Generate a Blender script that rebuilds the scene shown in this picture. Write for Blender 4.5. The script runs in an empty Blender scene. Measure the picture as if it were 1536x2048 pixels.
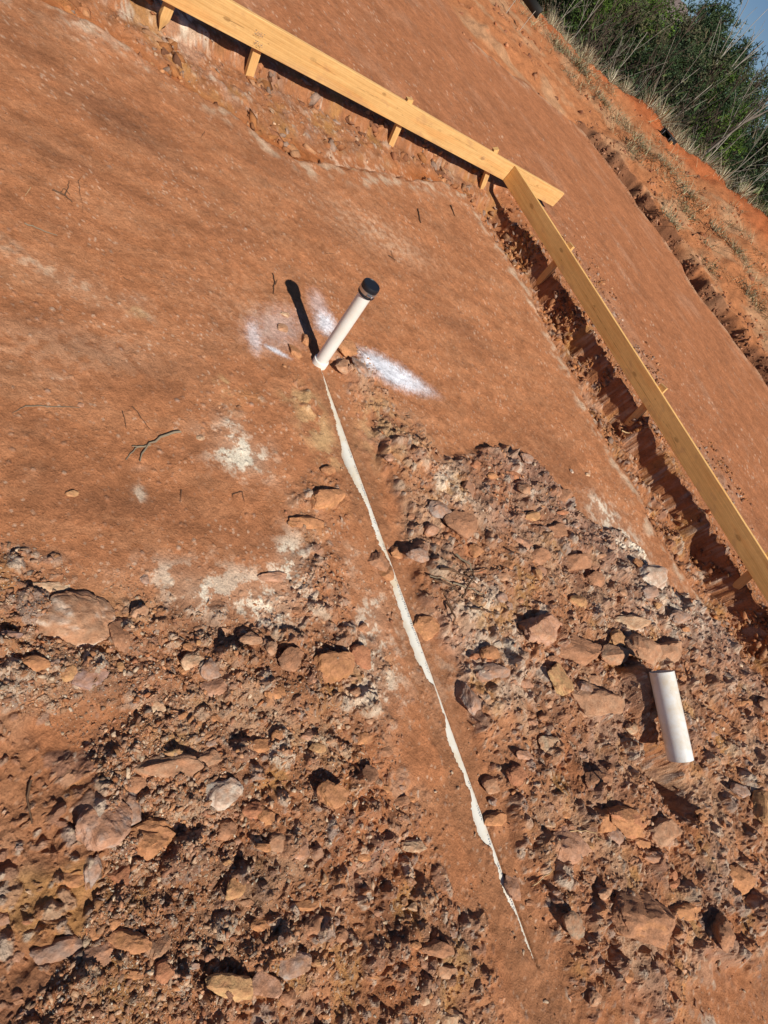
import bpy, bmesh, math, random
import numpy as np
from mathutils import Vector, Matrix

# ------------------------------------------------------------------ camera, world, sun
scene = bpy.context.scene
COL = scene.collection
W_, H_ = 1536., 2048.
FOC, TH = 1080., 1005.
u = np.array([.781, -.624]); u /= np.linalg.norm(u)
dn = FOC*FOC/TH
nd = np.array([-u[0]*dn, -u[1]*dn, FOC]); nd /= np.linalg.norm(nd)
zc = np.array([0, 0, 1.]); Yv = zc-(zc@nd)*nd; Yv /= np.linalg.norm(Yv); Zv = -nd; Xv = np.cross(Yv, Zv)
R = np.array([Xv, Yv, Zv])                     # world <- camera (x right, y down, z forward)
CH = 1.75
CAM = np.array([0, 0, CH])
cam = bpy.data.cameras.new('camera'); cam.sensor_fit = 'VERTICAL'; cam.sensor_height = 32.
cam.lens = 32.*FOC/H_; cam.clip_start = .05; cam.clip_end = 5000
co = bpy.data.objects.new('camera', cam); COL.objects.link(co)
M = np.eye(4); M[:3, 0] = R[:, 0]; M[:3, 1] = -R[:, 1]; M[:3, 2] = -R[:, 2]; M[:3, 3] = CAM
co.matrix_world = Matrix(M.tolist())
scene.camera = co

SUN_AZ, SUN_EL = math.radians(-29.5), math.radians(45)
SD = np.array([math.cos(SUN_AZ)*math.cos(SUN_EL), math.sin(SUN_AZ)*math.cos(SUN_EL), math.sin(SUN_EL)])
wd = bpy.data.worlds.new('World'); scene.world = wd; wd.use_nodes = True
nt = wd.node_tree; bg = nt.nodes['Background']
sky = nt.nodes.new('ShaderNodeTexSky'); sky.sky_type = 'NISHITA'; sky.sun_disc = False
sky.sun_elevation = SUN_EL; sky.sun_rotation = math.pi/2-SUN_AZ
sky.altitude = 600; sky.air_density = .75; sky.dust_density = .0; sky.ozone_density = 5.0
nt.links.new(sky.outputs[0], bg.inputs[0]); bg.inputs[1].default_value = .05
sl = bpy.data.lights.new('sun', 'SUN'); sl.energy = 4.6; sl.angle = math.radians(.5); sl.color = (1, .93, .83)
so = bpy.data.objects.new('sun', sl); COL.objects.link(so)
so.rotation_euler = Vector(SD.tolist()).to_track_quat('Z', 'Y').to_euler()
scene.view_settings.view_transform = 'Standard'; scene.view_settings.look = 'None'
scene.view_settings.exposure = .24; scene.view_settings.gamma = 1

# ------------------------------------------------------------------ layout helpers
def ray(px, py): return R@np.array([px-768., py-1024., FOC])
def G(px, py, z=0.):
    v = ray(px, py); t = (z-CH)/v[2]; return CAM+t*v
E2 = np.array([.9353, -.3539]); E1 = np.array([.3539, .9353])      # p runs along board two, q along board one
def PQ(w): return float(w[0]*E2[0]+w[1]*E2[1]), float(w[0]*E1[0]+w[1]*E1[1])
def XY(p, q): return p*E2[0]+q*E1[0], p*E2[1]+q*E1[1]
def onplane(px, py, axis, val):
    v = ray(px, py); a = (E2 if axis == 'p' else E1)
    t = (val-a@CAM[:2])/(a@v[:2]); return CAM+t*v

# ------------------------------------------------------------------ noise
def hsh(ix, iy, s):
    h = (ix.astype(np.int64)*374761393+iy.astype(np.int64)*668265263+s*1274126177) & 0xffffffff
    h = ((h ^ (h >> 13))*1274126177) & 0xffffffff
    h = ((h ^ (h >> 16))*2246822519) & 0xffffffff
    return ((h ^ (h >> 15)) & 0xffffff)/float(0x1000000)
def perlin(x, y, s=0):
    xi = np.floor(x); yi = np.floor(y); fx = x-xi; fy = y-yi
    ux = fx*fx*fx*(fx*(fx*6-15)+10); uy = fy*fy*fy*(fy*(fy*6-15)+10)
    def g(a, b):
        an = hsh(xi+a, yi+b, s)*6.2831853
        return np.cos(an)*(fx-a)+np.sin(an)*(fy-b)
    n0 = g(0, 0)*(1-ux)+g(1, 0)*ux; n1 = g(0, 1)*(1-ux)+g(1, 1)*ux
    return (n0*(1-uy)+n1*uy)*1.5
def fbm(x, y, sc, o=4, s=0, gain=.5):
    r = 0; a = 1.; f = 1./sc
    for i in range(o):
        r = r+a*perlin(x*f+13.7*i, y*f-7.3*i, s+i*17); a *= gain; f *= 2.03
    return r
def ridge(x, y, sc, o=4, s=0):
    r = 0; a = 1.; f = 1./sc
    for i in range(o):
        r = r+a*(1-2*np.abs(perlin(x*f+3.1*i, y*f+9.3*i, s+i*31))); a *= .5; f *= 2.1
    return r*.5
def sstep(a, b, x):
    t = np.clip((x-a)/(b-a), 0, 1); return t*t*(3-2*t)
def stones(x, y, cell, s, keep=.8, flat=.5):
    """embedded angular stones: height 0..1 and a random id"""
    h = np.zeros_like(x); rid = np.zeros_like(x)
    cx = np.floor(x/cell); cy = np.floor(y/cell)
    for a in (-1, 0, 1):
        for b in (-1, 0, 1):
            ix = cx+a; iy = cy+b
            r1 = hsh(ix, iy, s+1); r2 = hsh(ix, iy, s+2); r3 = hsh(ix, iy, s+3); r4 = hsh(ix, iy, s+4); r5 = hsh(ix, iy, s+5)
            dx = x/cell-(ix+.5+(r1-.5)*.9); dy = y/cell-(iy+.5+(r2-.5)*.9)
            rad = .22+.4*r3**1.5; th = r4*6.283
            c = np.cos(th); sn = np.sin(th); ux = (c*dx+sn*dy)/rad; uy = (-sn*dx+c*dy)/(rad*(.5+.5*r5))
            d = np.maximum(np.abs(ux), np.abs(uy)); d = np.maximum(d, np.abs(.62*ux+.7*uy+.12*r1)); d = np.maximum(d, .75*np.abs(ux-.8*uy))
            hh = np.clip((1-d)/flat, 0, 1)*(.55+.45*r5)*(rad/.5)+np.clip(1-d, 0, 1)*(ux*(r1-.5)+uy*(r2-.5))*.5
            hh = np.where((hsh(ix, iy, s+6) < keep) & (d < 1), hh, 0)
            m = hh > h
            h = np.where(m, hh, h); rid = np.where(m, r4*.97+.02, rid)
    return h, rid

def poly_sdf(x, y, P):
    """signed distance, positive inside"""
    P = np.asarray(P); n = len(P); d = np.full(x.shape, 1e9); ins = np.zeros(x.shape, bool)
    for i in range(n):
        ax, ay = P[i]; bx, by = P[(i+1) % n]
        ex, ey = bx-ax, by-ay; L = ex*ex+ey*ey+1e-12
        t = np.clip(((x-ax)*ex+(y-ay)*ey)/L, 0, 1)
        d = np.minimum(d, np.hypot(x-ax-t*ex, y-ay-t*ey))
        c = (ay > y) != (by > y)
        with np.errstate(divide='ignore', invalid='ignore'):
            xc = ax+(y-ay)*ex/(ey if abs(ey) > 1e-9 else 1e-9)
        ins ^= c & (x < xc)
    return np.where(ins, d, -d)
def gp(pts): return [G(a, b)[:2] for a, b in pts]

# zones traced on the ground
Z_LEFT = gp([(-400, 1040), (0, 1080), (100, 1110), (190, 1180), (300, 1190), (420, 1210), (540, 1130), (590, 980), (640, 960), (690, 1080), (745, 1250), (800, 1420), (860, 1600), (960, 1800), (1040, 2048), (1000, 2400), (-400, 2800)])
Z_CALM = gp([(-60, 1370), (60, 1360), (180, 1370), (290, 1400), (280, 1490), (240, 1560), (150, 1600), (40, 1600), (-60, 1560)])
Z_RIGHT = gp([(680, 700), (725, 720), (760, 800), (800, 850), (870, 900), (955, 915), (975, 890), (1045, 900), (1120, 975), (1155, 1030), (1230, 1050), (1290, 1130), (1370, 1200), (1480, 1280), (1560, 1330), (2000, 1700), (2000, 2700), (1150, 2500), (1020, 1950), (985, 1760), (960, 1560), (915, 1400), (860, 1290), (820, 1180), (785, 1060), (762, 950), (735, 850), (690, 760)])
Z_CALM2 = gp([(1150, 2060), (1200, 1990), (1320, 1930), (1450, 1890), (1560, 1860), (1700, 2200), (1200, 2300)])

def seg(x, y, a, b):
    ax, ay = a[:2]; bx, by = b[:2]; ex, ey = bx-ax, by-ay; L = math.hypot(ex, ey); ex /= L; ey /= L
    s = (x-ax)*ex+(y-ay)*ey; t = (x-ax)*(-ey)+(y-ay)*ex      # t>0 to the left of travel
    return s, t, L
PA = G(640, 737); PB = G(1073, 1940)                            # buried pipe, from the riser towards the photographer
PIPE_R = .035
_s, _t, PLEN = seg(0., 0., PA, PB)
PD = (PB-PA)[:2]/np.linalg.norm((PB-PA)[:2])
def along(py):                                                  # distance along the pipe of a photo row
    px = 640+(py-737)*(433./1203.); return float((G(px, py)-PA)[:2]@PD)
# exposed width along the pipe (rows of the photograph, metres)
EXP = [(737, 0), (745, 2), (760, 4), (800, 9), (830, 11), (870, 15), (895, 18), (910, 28), (930, 27), (945, 26), (960, 21), (990, 14), (1010, 11), (1040, 13), (1060, 14), (1090, 14), (1105, 10), (1113, 7), (1120, 6), (1143, 6), (1147, 18), (1165, 18), (1210, 20), (1250, 23), (1290, 24), (1320, 22), (1330, 18), (1345, 17), (1362, 13), (1368, 5), (1400, 5), (1440, 7), (1455, 15), (1475, 19), (1500, 18), (1530, 15), (1550, 11), (1565, 15), (1578, 10), (1600, 17), (1630, 24), (1655, 26), (1680, 17), (1692, 11), (1700, 9), (1720, 14), (1760, 17), (1790, 17), (1805, 15), (1815, 9), (1830, 7), (1860, 6), (1880, 7), (1900, 5), (1930, 1.5), (1945, 0)]
def _wm(py, w): px = 640+(py-737)*(433./1203.); return w*.93*float((R.T@(G(px, py)-CAM))[2])/FOC
EX_S = np.array([along(a) for a, b in EXP]); EX_W = np.array([_wm(a, b) for a, b in EXP])      # exposed width along the pipe, metres
TC = -.014

T1Q = [-6, 1.2, 1.7, 2.0, 2.4, 3.6, 4.3, 5.6]; T1P = [-3.75, -3.9, -3.62, -3.48, -3.32, -3.62, -3.88, -3.7]
T2P = [-4.2, -3.2, -2.6, -2.1, -1.4, -.7, -.1, .6, 6]; T2Q = [4.66, 4.63, 4.74, 4.69, 4.58, 4.46, 4.45, 4.53, 4.6]
# crest of the far bank: (px, py, q)
CR = [(880, -130, 15.5), (1010, 0, 16.), (1100, 68, 16.6), (1200, 168, 17.3), (1290, 228, 17.8), (1350, 296, 18.2), (1400, 335, 18.6), (1536, 432, 19.5), (1640, 520, 20.)]
_c = [onplane(a, b, 'q', q) for a, b, q in CR]
CRP = np.array([PQ(w)[0] for w in _c]); CRQ = np.array([c[2] for c in CR]); CRZ = np.array([w[2] for w in _c])

LPA = G(1323, 1343, .275); LPB = G(1361, 1519, .175)               # loose pipe, axis ends

def terrain(x, y, detail=True):
    """returns height plus masks"""
    p = x*E2[0]+y*E2[1]; q = x*E1[0]+y*E1[1]
    r = np.hypot(x, y)
    near = 1-sstep(9, 14, r)
    jx = fbm(x, y, .7, 3, 5)*.07+fbm(x, y, .09, 3, 91)*.010
    z = fbm(x, y, 2.2, 3, 1)*.018+fbm(x, y, .35, 3, 2)*.0035
    outside = np.maximum(sstep(5.65, 5.95, q), 1-sstep(-4.75, -4.45, p))
    z = z+.03*outside
    # footing trench under board one
    pn = np.interp(q, T1Q, T1P)+jx*1.3
    s = pn-p
    rag = fbm(x, y, .22, 4, 40)*.05
    face = ridge(x*1.0, y*1.4, .28, 4, 44)
    d1 = -.05*sstep(0, .05, s)-.09*sstep(.03, .22, s+rag*.5)+.035*sstep(.2, .6, s+rag)+.10*(1-sstep(-4.46, -4.36, p+rag*.5))
    w1 = 0.3+pn*0
    m1 = sstep(0, .06, s)*(1-sstep(-4.62, -4.50, -p*-1.0)*0)*(1-sstep(5.55, 5.75, q))*sstep(-4.75, -4.5, p)
    t1 = np.where(s > 0, d1, 0)*(1-sstep(5.55, 5.75, q))*sstep(-4.85, -4.5, p)
    # footing trench under board two
    qn = np.interp(p, T2P, T2Q)+jx*1.3
    s2 = q-qn
    d2 = -.07*sstep(0, .04, s2)-.20*sstep(.0, .55, s2+rag*.6)-.05*np.clip(fbm(x, y, .3, 3, 60), -1, 1)*sstep(.3, .5, s2)
    wallq = 5.575+np.clip(fbm(p, p*0+3, .5, 4, 61)*.05, -.03, .06)
    up = sstep(-.05, .03, q-wallq+fbm(x, y, .10, 3, 62)*.012)
    t2 = np.where(s2 > 0, d2*(1-up), 0)*sstep(-4.32, -4.1, p)
    z = z+np.minimum(t1, t2)
    z = z+(.0035*ridge(p*3.0+q*-.8, q*.35, .5, 3, 33)+.0025*fbm(x, y, .10, 3, 34))*near*(1-outside)
    intr = np.maximum(sstep(0, .05, s)*(1-sstep(5.5, 5.7, q))*sstep(-4.7, -4.5, p), sstep(0, .05, s2)*(1-sstep(5.6, 5.9, q))*sstep(-4.3, -4.1, p))
    clod = intr*np.maximum(sstep(.26, .5, s)*(q < 5.6), sstep(.42, .6, s2)*(p > -4.3))
    z = z+face*clod*(.014*(s < 1.5)+.03*(s2 > .5)*(q < 5.5)*(p > -4.2))
    smooth_floor = intr*(1-clod)
    # edge lip of crumbs at the back of board two
    lip = np.exp(-((q-6.35+jx)/.32)**2)*(p > -4.2)*(.3+.7*sstep(-.1, .4, fbm(x, y, .8, 3, 71)))
    # zones
    jz = fbm(x, y, .30, 4, 7)*.10+fbm(x, y, .06, 2, 8)*.02
    zl = poly_sdf(x, y, Z_LEFT)+jz; zr = poly_sdf(x, y, Z_RIGHT)+jz*.7
    zk = poly_sdf(x, y, Z_CALM)+jz; zk2 = poly_sdf(x, y, Z_CALM2)+jz
    ml = sstep(-.02, .22, zl)*(1-.85*sstep(-.04, .16, zk)); mr = sstep(-.01, .07, zr)*(1-.75*sstep(-.04, .12, zk2))
    # left zone upper part is only gently broken
    topfade = sstep(2.1, 1.35, y+x*.25)
    ml = ml*(.35+.65*topfade)
    mr = np.maximum(mr, np.clip(1.5*(pblob(x, y, 742, 790, 34, 62, -28)+pblob(x, y, 800, 880, 44, 50, -30)+pblob(x, y, 700, 720, 40, 20, 30))*(.6+.5*fbm(x, y, .12, 3, 88)), 0, .9))
    ml = np.maximum(ml, np.clip(1.3*(pblob(x, y, 640, 1010, 50, 60)+.6*pblob(x, y, 600, 800, 26, 60, -20)+.5*pblob(x, y, 470, 810, 60, 30))*(.5+.8*fbm(x, y, .12, 3, 89)), 0, .7))
    rub = np.maximum(ml, mr)
    z = z+mr*(.035+.03*sstep(0, .4, zr))+fbm(x, y, .28, 5, 11)*.030*rub+ridge(x, y, .16, 4, 12)*.014*rub
    z = z+.03*sstep(.0, .5, zl)*ml
    # hollow by the photographer's side and under the loose pipe
    lp = (LPA+LPB)/2
    a = LPB[:2]+(LPB-LPA)[:2]*.16
    hol = np.exp(-(((x-a[0])/.21)**2+((y-a[1])/.12)**2)**2.2)
    z = z-.21*hol*(zk2 < 0)
    sL, tL, LL = seg(x, y, LPA, LPB)
    under = np.exp(-(tL/.075)**4)*sstep(-.10, -.02, sL)*(1-sstep(LL*.25, LL*.6, sL))
    ztop = LPA[2]-.064-.10*np.clip(sL/LL, 0, 1)
    z = z*(1-under)+(ztop+fbm(x, y, .09, 3, 77)*.012)*under
    # band of sifted fill over the pipe
    s_, t_, L_ = seg(x, y, PA, PB)
    hw = .075+.06*np.clip(s_/L_, 0, 1)+fbm(x, y, .22, 3, 14)*.03
    band = (1-sstep(hw*.75, hw*1.15, np.abs(t_+.01)))*sstep(-.03, .08, s_)*(1-sstep(L_, L_+.5, s_)*.7)
    rub = rub*(1-.82*band)
    z = z*(1-.8*band)+band*(fbm(x, y, .12, 3, 15)*.006)
    stn_id = np.zeros_like(x); stn_h = np.zeros_like(x)
    fr = 1-sstep(9, 20, r)
    if detail:
        m = (r < 12)
        xs, ys = x[m], y[m]; rb = rub[m]; cl = clod[m]; lp_ = lip[m]; it = intr[m]
        act = np.maximum.reduce([rb, cl*np.where(p[m] < -3.2, .35, .7), lp_*.8])
        H = 0; I = np.zeros_like(xs)
        for cell, amp, k, sd in ((.115, .040, .45, 100), (.05, .021, .6, 200), (.022, .010, .75, 300)):
            hh, ii = stones(xs+fbm(xs, ys, .05, 2, sd)*.012, ys+fbm(xs, ys, .04, 2, sd+9)*.008, cell, sd, k)
            hh = hh*np.clip(act*1.25-.12*(cell > .04), 0, 1)
            add = hh*amp; H = H+add; I = np.where((hh > .12), ii, I)
        # a few grains everywhere
        hh, ii = stones(xs, ys, .020, 400, .10); g = hh*(1-it)*(1-act)
        H = H+g*.006*(1-rb); I = np.where(g > .25, ii, I)
        z2 = z[m]+H+fbm(xs, ys, .05, 3, 31)*.004*act; z[m] = z2; stn_id[m] = I; stn_h[m] = H
    # the buried pipe is laid bare in one ragged strip
    ew = np.interp(s_, EX_S, EX_W, left=-1, right=-1)
    jag = fbm(s_, s_*0+.5, .05, 4, 16)*.0035+fbm(x, y, .03, 3, 17)*.002
    tr = .004+fbm(s_, s_*0, .09, 3, 19)*.0012
    # image left of the pipe is t<0 when travelling towards the viewer
    tl = tr-np.clip(ew, 0, 1)-jag*np.clip(ew*60, 0, 1)
    inside = sstep(-.002, .003, t_-tl)*sstep(-.002, .002, tr-t_)*(ew > .0012)
    ps = np.sqrt(np.clip(PIPE_R**2-np.clip(t_-TC, -PIPE_R, PIPE_R)**2, 0, 1))-PIPE_R+.006
    nearp = (np.abs(t_-TC) < .055) & (s_ > -.02) & (s_ < L_+.1)
    cover = np.maximum(z, ps+.004+.003*fbm(x, y, .03, 2, 20))
    z = np.where(nearp, cover*(1-inside)+(-.03)*inside, z)
    # beyond the road: ditch, rough bank, crest, fall to the woods
    edge_n = fbm(x, y, 1.2, 4, 22)*.16+fbm(x, y, .25, 3, 29)*.05
    qd = np.maximum(np.minimum(-8.25-p, q-7.9)*.8-.35, q-np.interp(p, [-9, -8, -7, -5, -3, -1, 1], [11.6, 12.1, 12.35, 12.2, 12.15, 12.45, 12.7]))+edge_n
    isd = sstep(-8.9, -8.3, p)
    ditch = -.22*sstep(-.03, .05, qd)*(1-sstep(.22, .42, qd+fbm(x, y, .6, 4, 26)*.12))*isd+(.20*isd+.10*(1-isd)*sstep(.2, .9, qd))*sstep(.22, .46, qd+fbm(x, y, .6, 4, 26)*.12)
    ditch = ditch+.03*np.exp(-((qd+.12)/.12)**2)*isd
    cq = np.interp(p, CRP, CRQ); cz = np.interp(p, CRP, CRZ)
    rise = np.clip((q-13.2)/(cq-13.2), 0, 1)
    bank = rise*(cz-.20*isd)+fbm(x, y, 1.1, 5, 23)*.10*sstep(0, .2, rise)+ridge(x, y, .5, 3, 24)*.05*sstep(0, .15, rise)
    over = q-cq
    drop = -np.clip(over, 0, 7)*.42-.3*sstep(0, .8, over)
    roll = fbm(x, y, 14, 3, 25)*.5*sstep(3, 12, over)
    z = z+ditch+(ridge(x, y, .45, 4, 27)*.07-.02)*sstep(.3, .5, qd)*(1-.6*sstep(.8, 2.0, qd)*isd)+np.where(q > 13.2, bank+drop+roll, 0)
    cc = dict(p=p, q=q, r=r, rub=rub, ml=ml, mr=mr, zr=zr, zl=zl, intr=intr, clod=clod, floor=smooth_floor, s1=s, s2=s2, band=band, sid=stn_id, sh=stn_h, lip=lip, qd=qd, over=over, rise=rise, outside=outside, s_=s_, t_=t_)
    return z, cc

# ------------------------------------------------------------------ soil colours (albedo)
def blob(x, y, px, py, ax, ay, ang=0, pw=1.):
    """ellipse on the ground: centre (photo pixels), half axes in metres, direction degrees"""
    c = G(px, py); dx = x-c[0]; dy = y-c[1]; a = math.radians(ang)
    uu = (dx*math.cos(a)+dy*math.sin(a))/ax; vv = (-dx*math.sin(a)+dy*math.cos(a))/ay
    return np.exp(-(uu*uu+vv*vv)**pw)
def pblob(x, y, px, py, wx, wy, rot=0, pw=1.):
    """ellipse seen in the photo with half sizes wx, wy pixels laid on the ground"""
    a = math.radians(rot); c = G(px, py)
    e1 = G(px+wx*math.cos(a), py+wx*math.sin(a))-c; e2 = G(px-wy*math.sin(a), py+wy*math.cos(a))-c
    A = np.linalg.inv(np.array([[e1[0], e2[0]], [e1[1], e2[1]]]))
    dx = x-c[0]; dy = y-c[1]
    uu = A[0, 0]*dx+A[0, 1]*dy; vv = A[1, 0]*dx+A[1, 1]*dy
    return np.exp(-(uu*uu+vv*vv)**pw)

CLAY = np.array([.450, .188, .086]); DAMP = np.array([.25, .108, .055]); TAN = np.array([.46, .245, .135]); ORNG = np.array([.44, .150, .048])
RED = np.array([.42, .13, .048]); CHALK = np.array([.86, .76, .60]); GRAY = np.array([.36, .29, .24]); YEL = np.array([.62, .42, .21]); SPRAY = np.array([.80, .81, .87])
DKROCK = np.array([.27, .15, .11]); PINK = np.array([.47, .28, .20]); OCH = np.array([.55, .30, .10])
def mix(c, col, m):
    return c*(1-m[:, None])+np.asarray(col)[None, :]*m[:, None]

CHALKS = [(472, 905, 46, 30, 30, .95), (500, 925, 30, 22, 20, .8), (465, 845, 14, 9, 0, .7), (110, 755, 20, 8, 20, .5), (272, 640-40, 22, 8, 25, .45),
          (570, 1130, 26, 50, 10, .8), (385, 1190, 34, 28, 20, .8), (545, 1215, 62, 34, -10, .75), (470, 1180, 90, 40, 5, .5), (330, 1155, 60, 22, 10, .4), (600, 1130, 26, 26, 0, .4),
          (740, 1265, 34, 60, 10, .55), (760, 1350, 36, 60, 0, .45), (745, 1220, 20, 30, 0, .4), (880, 985, 28, 50, -20, .5), (1205, 1020, 30, 14, 45, .8), (1245, 1085, 22, 50, -40, .85), (1275, 1120, 30, 14, 45, .7),
          (1330, 1190, 60, 22, 25, .45), (1330, 1245, 70, 26, 10, .5), (960, 1290, 60, 60, 0, .35), (930, 1200, 50, 40, 0, .3), (640, 1490, 30, 16, 0, .4), (700, 1120, 18, 30, 0, .2), (390, 1655, 60, 30, 0, .2), (60, 1130, 70, 20, 10, .2), (1010, 1380, 70, 50, 0, .25), (735, 1390, 40, 50, 0, .3),
          (280, 940, 14, 6, 0, .5), (277, 992, 10, 14, 0, .5), (170, 60, 40, 18, 30, .35), (290, 110, 50, 14, 30, .3), (350, 25, 40, 20, 30, .7), (800, 330, 60, 14, 30, .3), (700, 300, 40, 12, 30, .35)]
YELS = [(446, 778, 17, 20, 0, .8), (625, 840, 26, 64, -22, .5), (590, 795, 30, 14, 10, .35), (660, 905, 20, 44, -20, .35), (755, 850, 34, 56, -10, .35), (800, 900, 50, 50, 0, .2), (270, 620, 30, 10, 30, .35), (250, 1250, 90, 60, 0, .12), (640, 1500, 60, 40, 0, .25)]
SPR = [(508, 672, 12, 30, -12, .45), (553, 702, 26, 4, 28, .85), (555, 655, 50, 40, 0, .22), (652, 648, 16, 24, -38, .85), (636, 612, 15, 30, -25, .3), (780, 742, 62, 20, 27, 1.0), (785, 744, 44, 13, 27, 1.0), (830, 764, 44, 12, 28, .6), (745, 722, 26, 18, 20, .6), (725, 740, 16, 20, 0, .5)]
DAMPS = [(250, 240, 150, 45, 33, .9), (420, 400, 130, 34, 33, .9), (120, 300, 120, 35, 30, .7), (560, 330, 120, 30, 32, .4), (430, 240, 90, 30, 32, .35), (640, 430, 130, 30, 35, .5), (60, 60, 90, 60, 30, .6), (360, 575, 60, 20, 5, .6), (190, 620, 50, 18, 20, .5), (320, 770, 80, 16, 35, .55), (240, 735, 60, 14, 30, .5), (60, 860, 80, 40, 0, .5), (420, 690, 40, 50, -10, .4), (860, 590, 110, 30, 35, .45), (960, 700, 80, 20, 40, .3), (250, 1010, 150, 40, 0, .45), (720, 330, 60, 18, 30, .3), (530, 170, 80, 14, 32, .5), (620, 230, 60, 12, 30, .4), (900, 470, 100, 18, 35, .35), (80, 950, 60, 30, 0, .5)]
LIGHTS = [(100, 545, 140, 17, 30, .55), (190, 575, 60, 14, 30, .35), (280, 625, 30, 9, 33, .6), (120, 700, 200, 60, 0, .15), (760, 470, 120, 30, 30, .3), (520, 640, 100, 60, 20, .15)]

def soil_colour(x, y, z, c):
    n = len(x); p, q, r = c['p'], c['q'], c['r']
    col = np.tile(CLAY, (n, 1))
    big = fbm(x, y, 1.6, 4, 501); med = fbm(x, y, .35, 4, 502)
    # tracked streaks run along board two
    stk = np.where(q < 5.6, fbm(p*1.5+q*-.45, q*.30, .40, 4, 503), fbm(p*.28, q*1.6, .42, 4, 503)); fine = fbm(x, y, .045, 3, 504)
    padm = 1-c['rub']
    col = mix(col, DAMP, padm*(q < 12.6)*sstep(.12, .85, big*.5+stk*.7)*.42)
    col = mix(col, TAN, sstep(.15, .9, -big*.4-stk*.6+fine*.2)*.40)
    for a in DAMPS: col = mix(col, DAMP, np.clip(pblob(x, y, *a[:5], 1.3)*(a[5]*.8)*(.35+.9*sstep(-.35, .35, stk+fine*.6)), 0, .85)*padm)
    crust = fbm(p*2.2+q*-.7, q*.75, .30, 5, 540)+.35*fine
    col = mix(col, (.50, .255, .135), sstep(.06, .24, crust)*.20*(q < 5.6)*padm)
    col = mix(col, (.30, .125, .060), sstep(.10, .34, -crust-.1)*.20*(q < 5.6)*padm)
    for a in LIGHTS: col = mix(col, (.66, .45, .30), np.clip(pblob(x, y, *a[:5], 1.3)*a[5]*(.3+1.2*sstep(-.3, .4, fine+stk*.5)), 0, 1))
    # road beyond the boards
    rd = c['outside']*(q < 12.6)
    col = mix(col, (.385, .155, .072), rd*.75)
    col = mix(col, (.30, .125, .06), rd*sstep(.1, .7, fbm(p*.5, q*1.2, .5, 4, 514))*.5)
    col = mix(col, (.52, .30, .19), rd*sstep(.1, .9, fbm(p*.5, q, .5, 4, 505))*.28)
    # trench: smooth red-orange floor, ochre broken face
    col = mix(col, ORNG*.82, c['floor']*.85)
    col = mix(col, np.array([.36, .155, .07]), c['clod']*.85)
    col = mix(col, OCH*.78, c['clod']*sstep(.1, .7, fbm(x, y, .3, 3, 506))*.55)
    col = mix(col, GRAY, c['clod']*sstep(.35, .8, fbm(x, y, .35, 3, 507))*.28*(q < 5.5))
    col = mix(col, (.22, .10, .05), c['clod']*sstep(.15, .5, fbm(x, y, .16, 4, 509))*.5)
    edge = np.exp(-((c['s2']+.07)/.07)**2)*(p > -4.1)*(q < 6)+np.exp(-((c['s1']+.08)/.09)**2)*(q < 5.0)*(p > -4.6)
    col = mix(col, (.62, .46, .32), np.clip(edge*sstep(-.1, .5, fbm(x, y, .12, 3, 508)), 0, 1)*.75)
    # rubble ground
    rub = c['rub']
    base = np.tile(np.array([.40, .185, .092]), (n, 1))
    base = mix(base, CLAY*.92, sstep(-.1, .6, fbm(x, y, .5, 4, 510)))
    base = mix(base, GRAY*.95, sstep(.2, .8, fbm(x, y, .45, 4, 511))*.42)
    base = mix(base, (.47, .31, .20), sstep(.0, .6, fbm(x, y, .35, 4, 516)+.25*(1-sstep(0, .5, np.hypot(x-1.25, y-3.2)/1.2)))*.6)
    base = mix(base, (.21, .10, .06), sstep(.0, .6, fbm(x, y, .22, 4, 513))*.55)
    base = mix(base, OCH*.85, sstep(.3, .8, fbm(x, y, .3, 3, 512))*.5)
    base = mix(base, (.27, .165, .13), c['mr']*(1-sstep(.1, .9, c['zr']))*sstep(2.4, 3.0, q)*.65)
    m = rub[:, None]; col = col*(1-m)+base*m
    # fill over the pipe
    col = mix(col, (.36, .165, .082), c['band']*.75)
    # stones in the surface take their own colours
    pal = .88*np.array([[.47, .29, .20], [.42, .20, .11], [.55, .38, .27], [.30, .17, .12], [.50, .23, .11], [.40, .33, .28], [.60, .45, .32], [.36, .20, .14], [.48, .26, .15], [.52, .30, .19], [.66, .56, .44], [.45, .24, .15]])
    k = (c['sid']*len(pal)*.999).astype(int); sm = (c['sid'] > 0)*np.clip(c['sh']*120, 0, 1)*.65
    col = col*(1-sm[:, None])+pal[k]*sm[:, None]
    grain = hsh(np.floor(x/.009), np.floor(y/.009), 9)
    gm = (grain > .965)*(r < 9)*(.25+.75*sstep(-.2, .5, med))*.5
    col = mix(col, (.70, .52, .38), gm)
    ch = fbm(x, y, .10, 5, 520); gr2 = hsh(np.floor(x/.008), np.floor(y/.008), 29)-.5
    for a in CHALKS:
        bb = pblob(x, y, *a[:5], .8)
        col = mix(col, CHALK, np.clip(bb*1.9*(.12+.88*sstep(-.15, .40, ch+fine*.55+gr2*.55-.08)), 0, 1)*a[5])
    for a in YELS: col = mix(col, YEL, np.clip(pblob(x, y, *a[:5], 1.2)*1.8*sstep(-.3, .3, ch), 0, 1)*a[5])
    gr = hsh(np.floor(x/.006), np.floor(y/.006), 19)-.5
    for a in SPR:
        b = pblob(x, y, *a[:5], .8)
        col = mix(col, SPRAY, np.clip((b*1.75-.20)+(gr*.75+fine*.25)*np.clip(b*1.6, 0, 1)*(b < .75), 0, 1)*a[5])
    # beyond the ditch
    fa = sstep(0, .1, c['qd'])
    fc = np.tile(np.array([.43, .175, .075]), (n, 1))
    fc = mix(fc, (.46, .27, .15), sstep(-.1, .5, fbm(x, y, 1.2, 4, 530))*.7*(1-sstep(.5, .75, c['rise'])))
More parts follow.
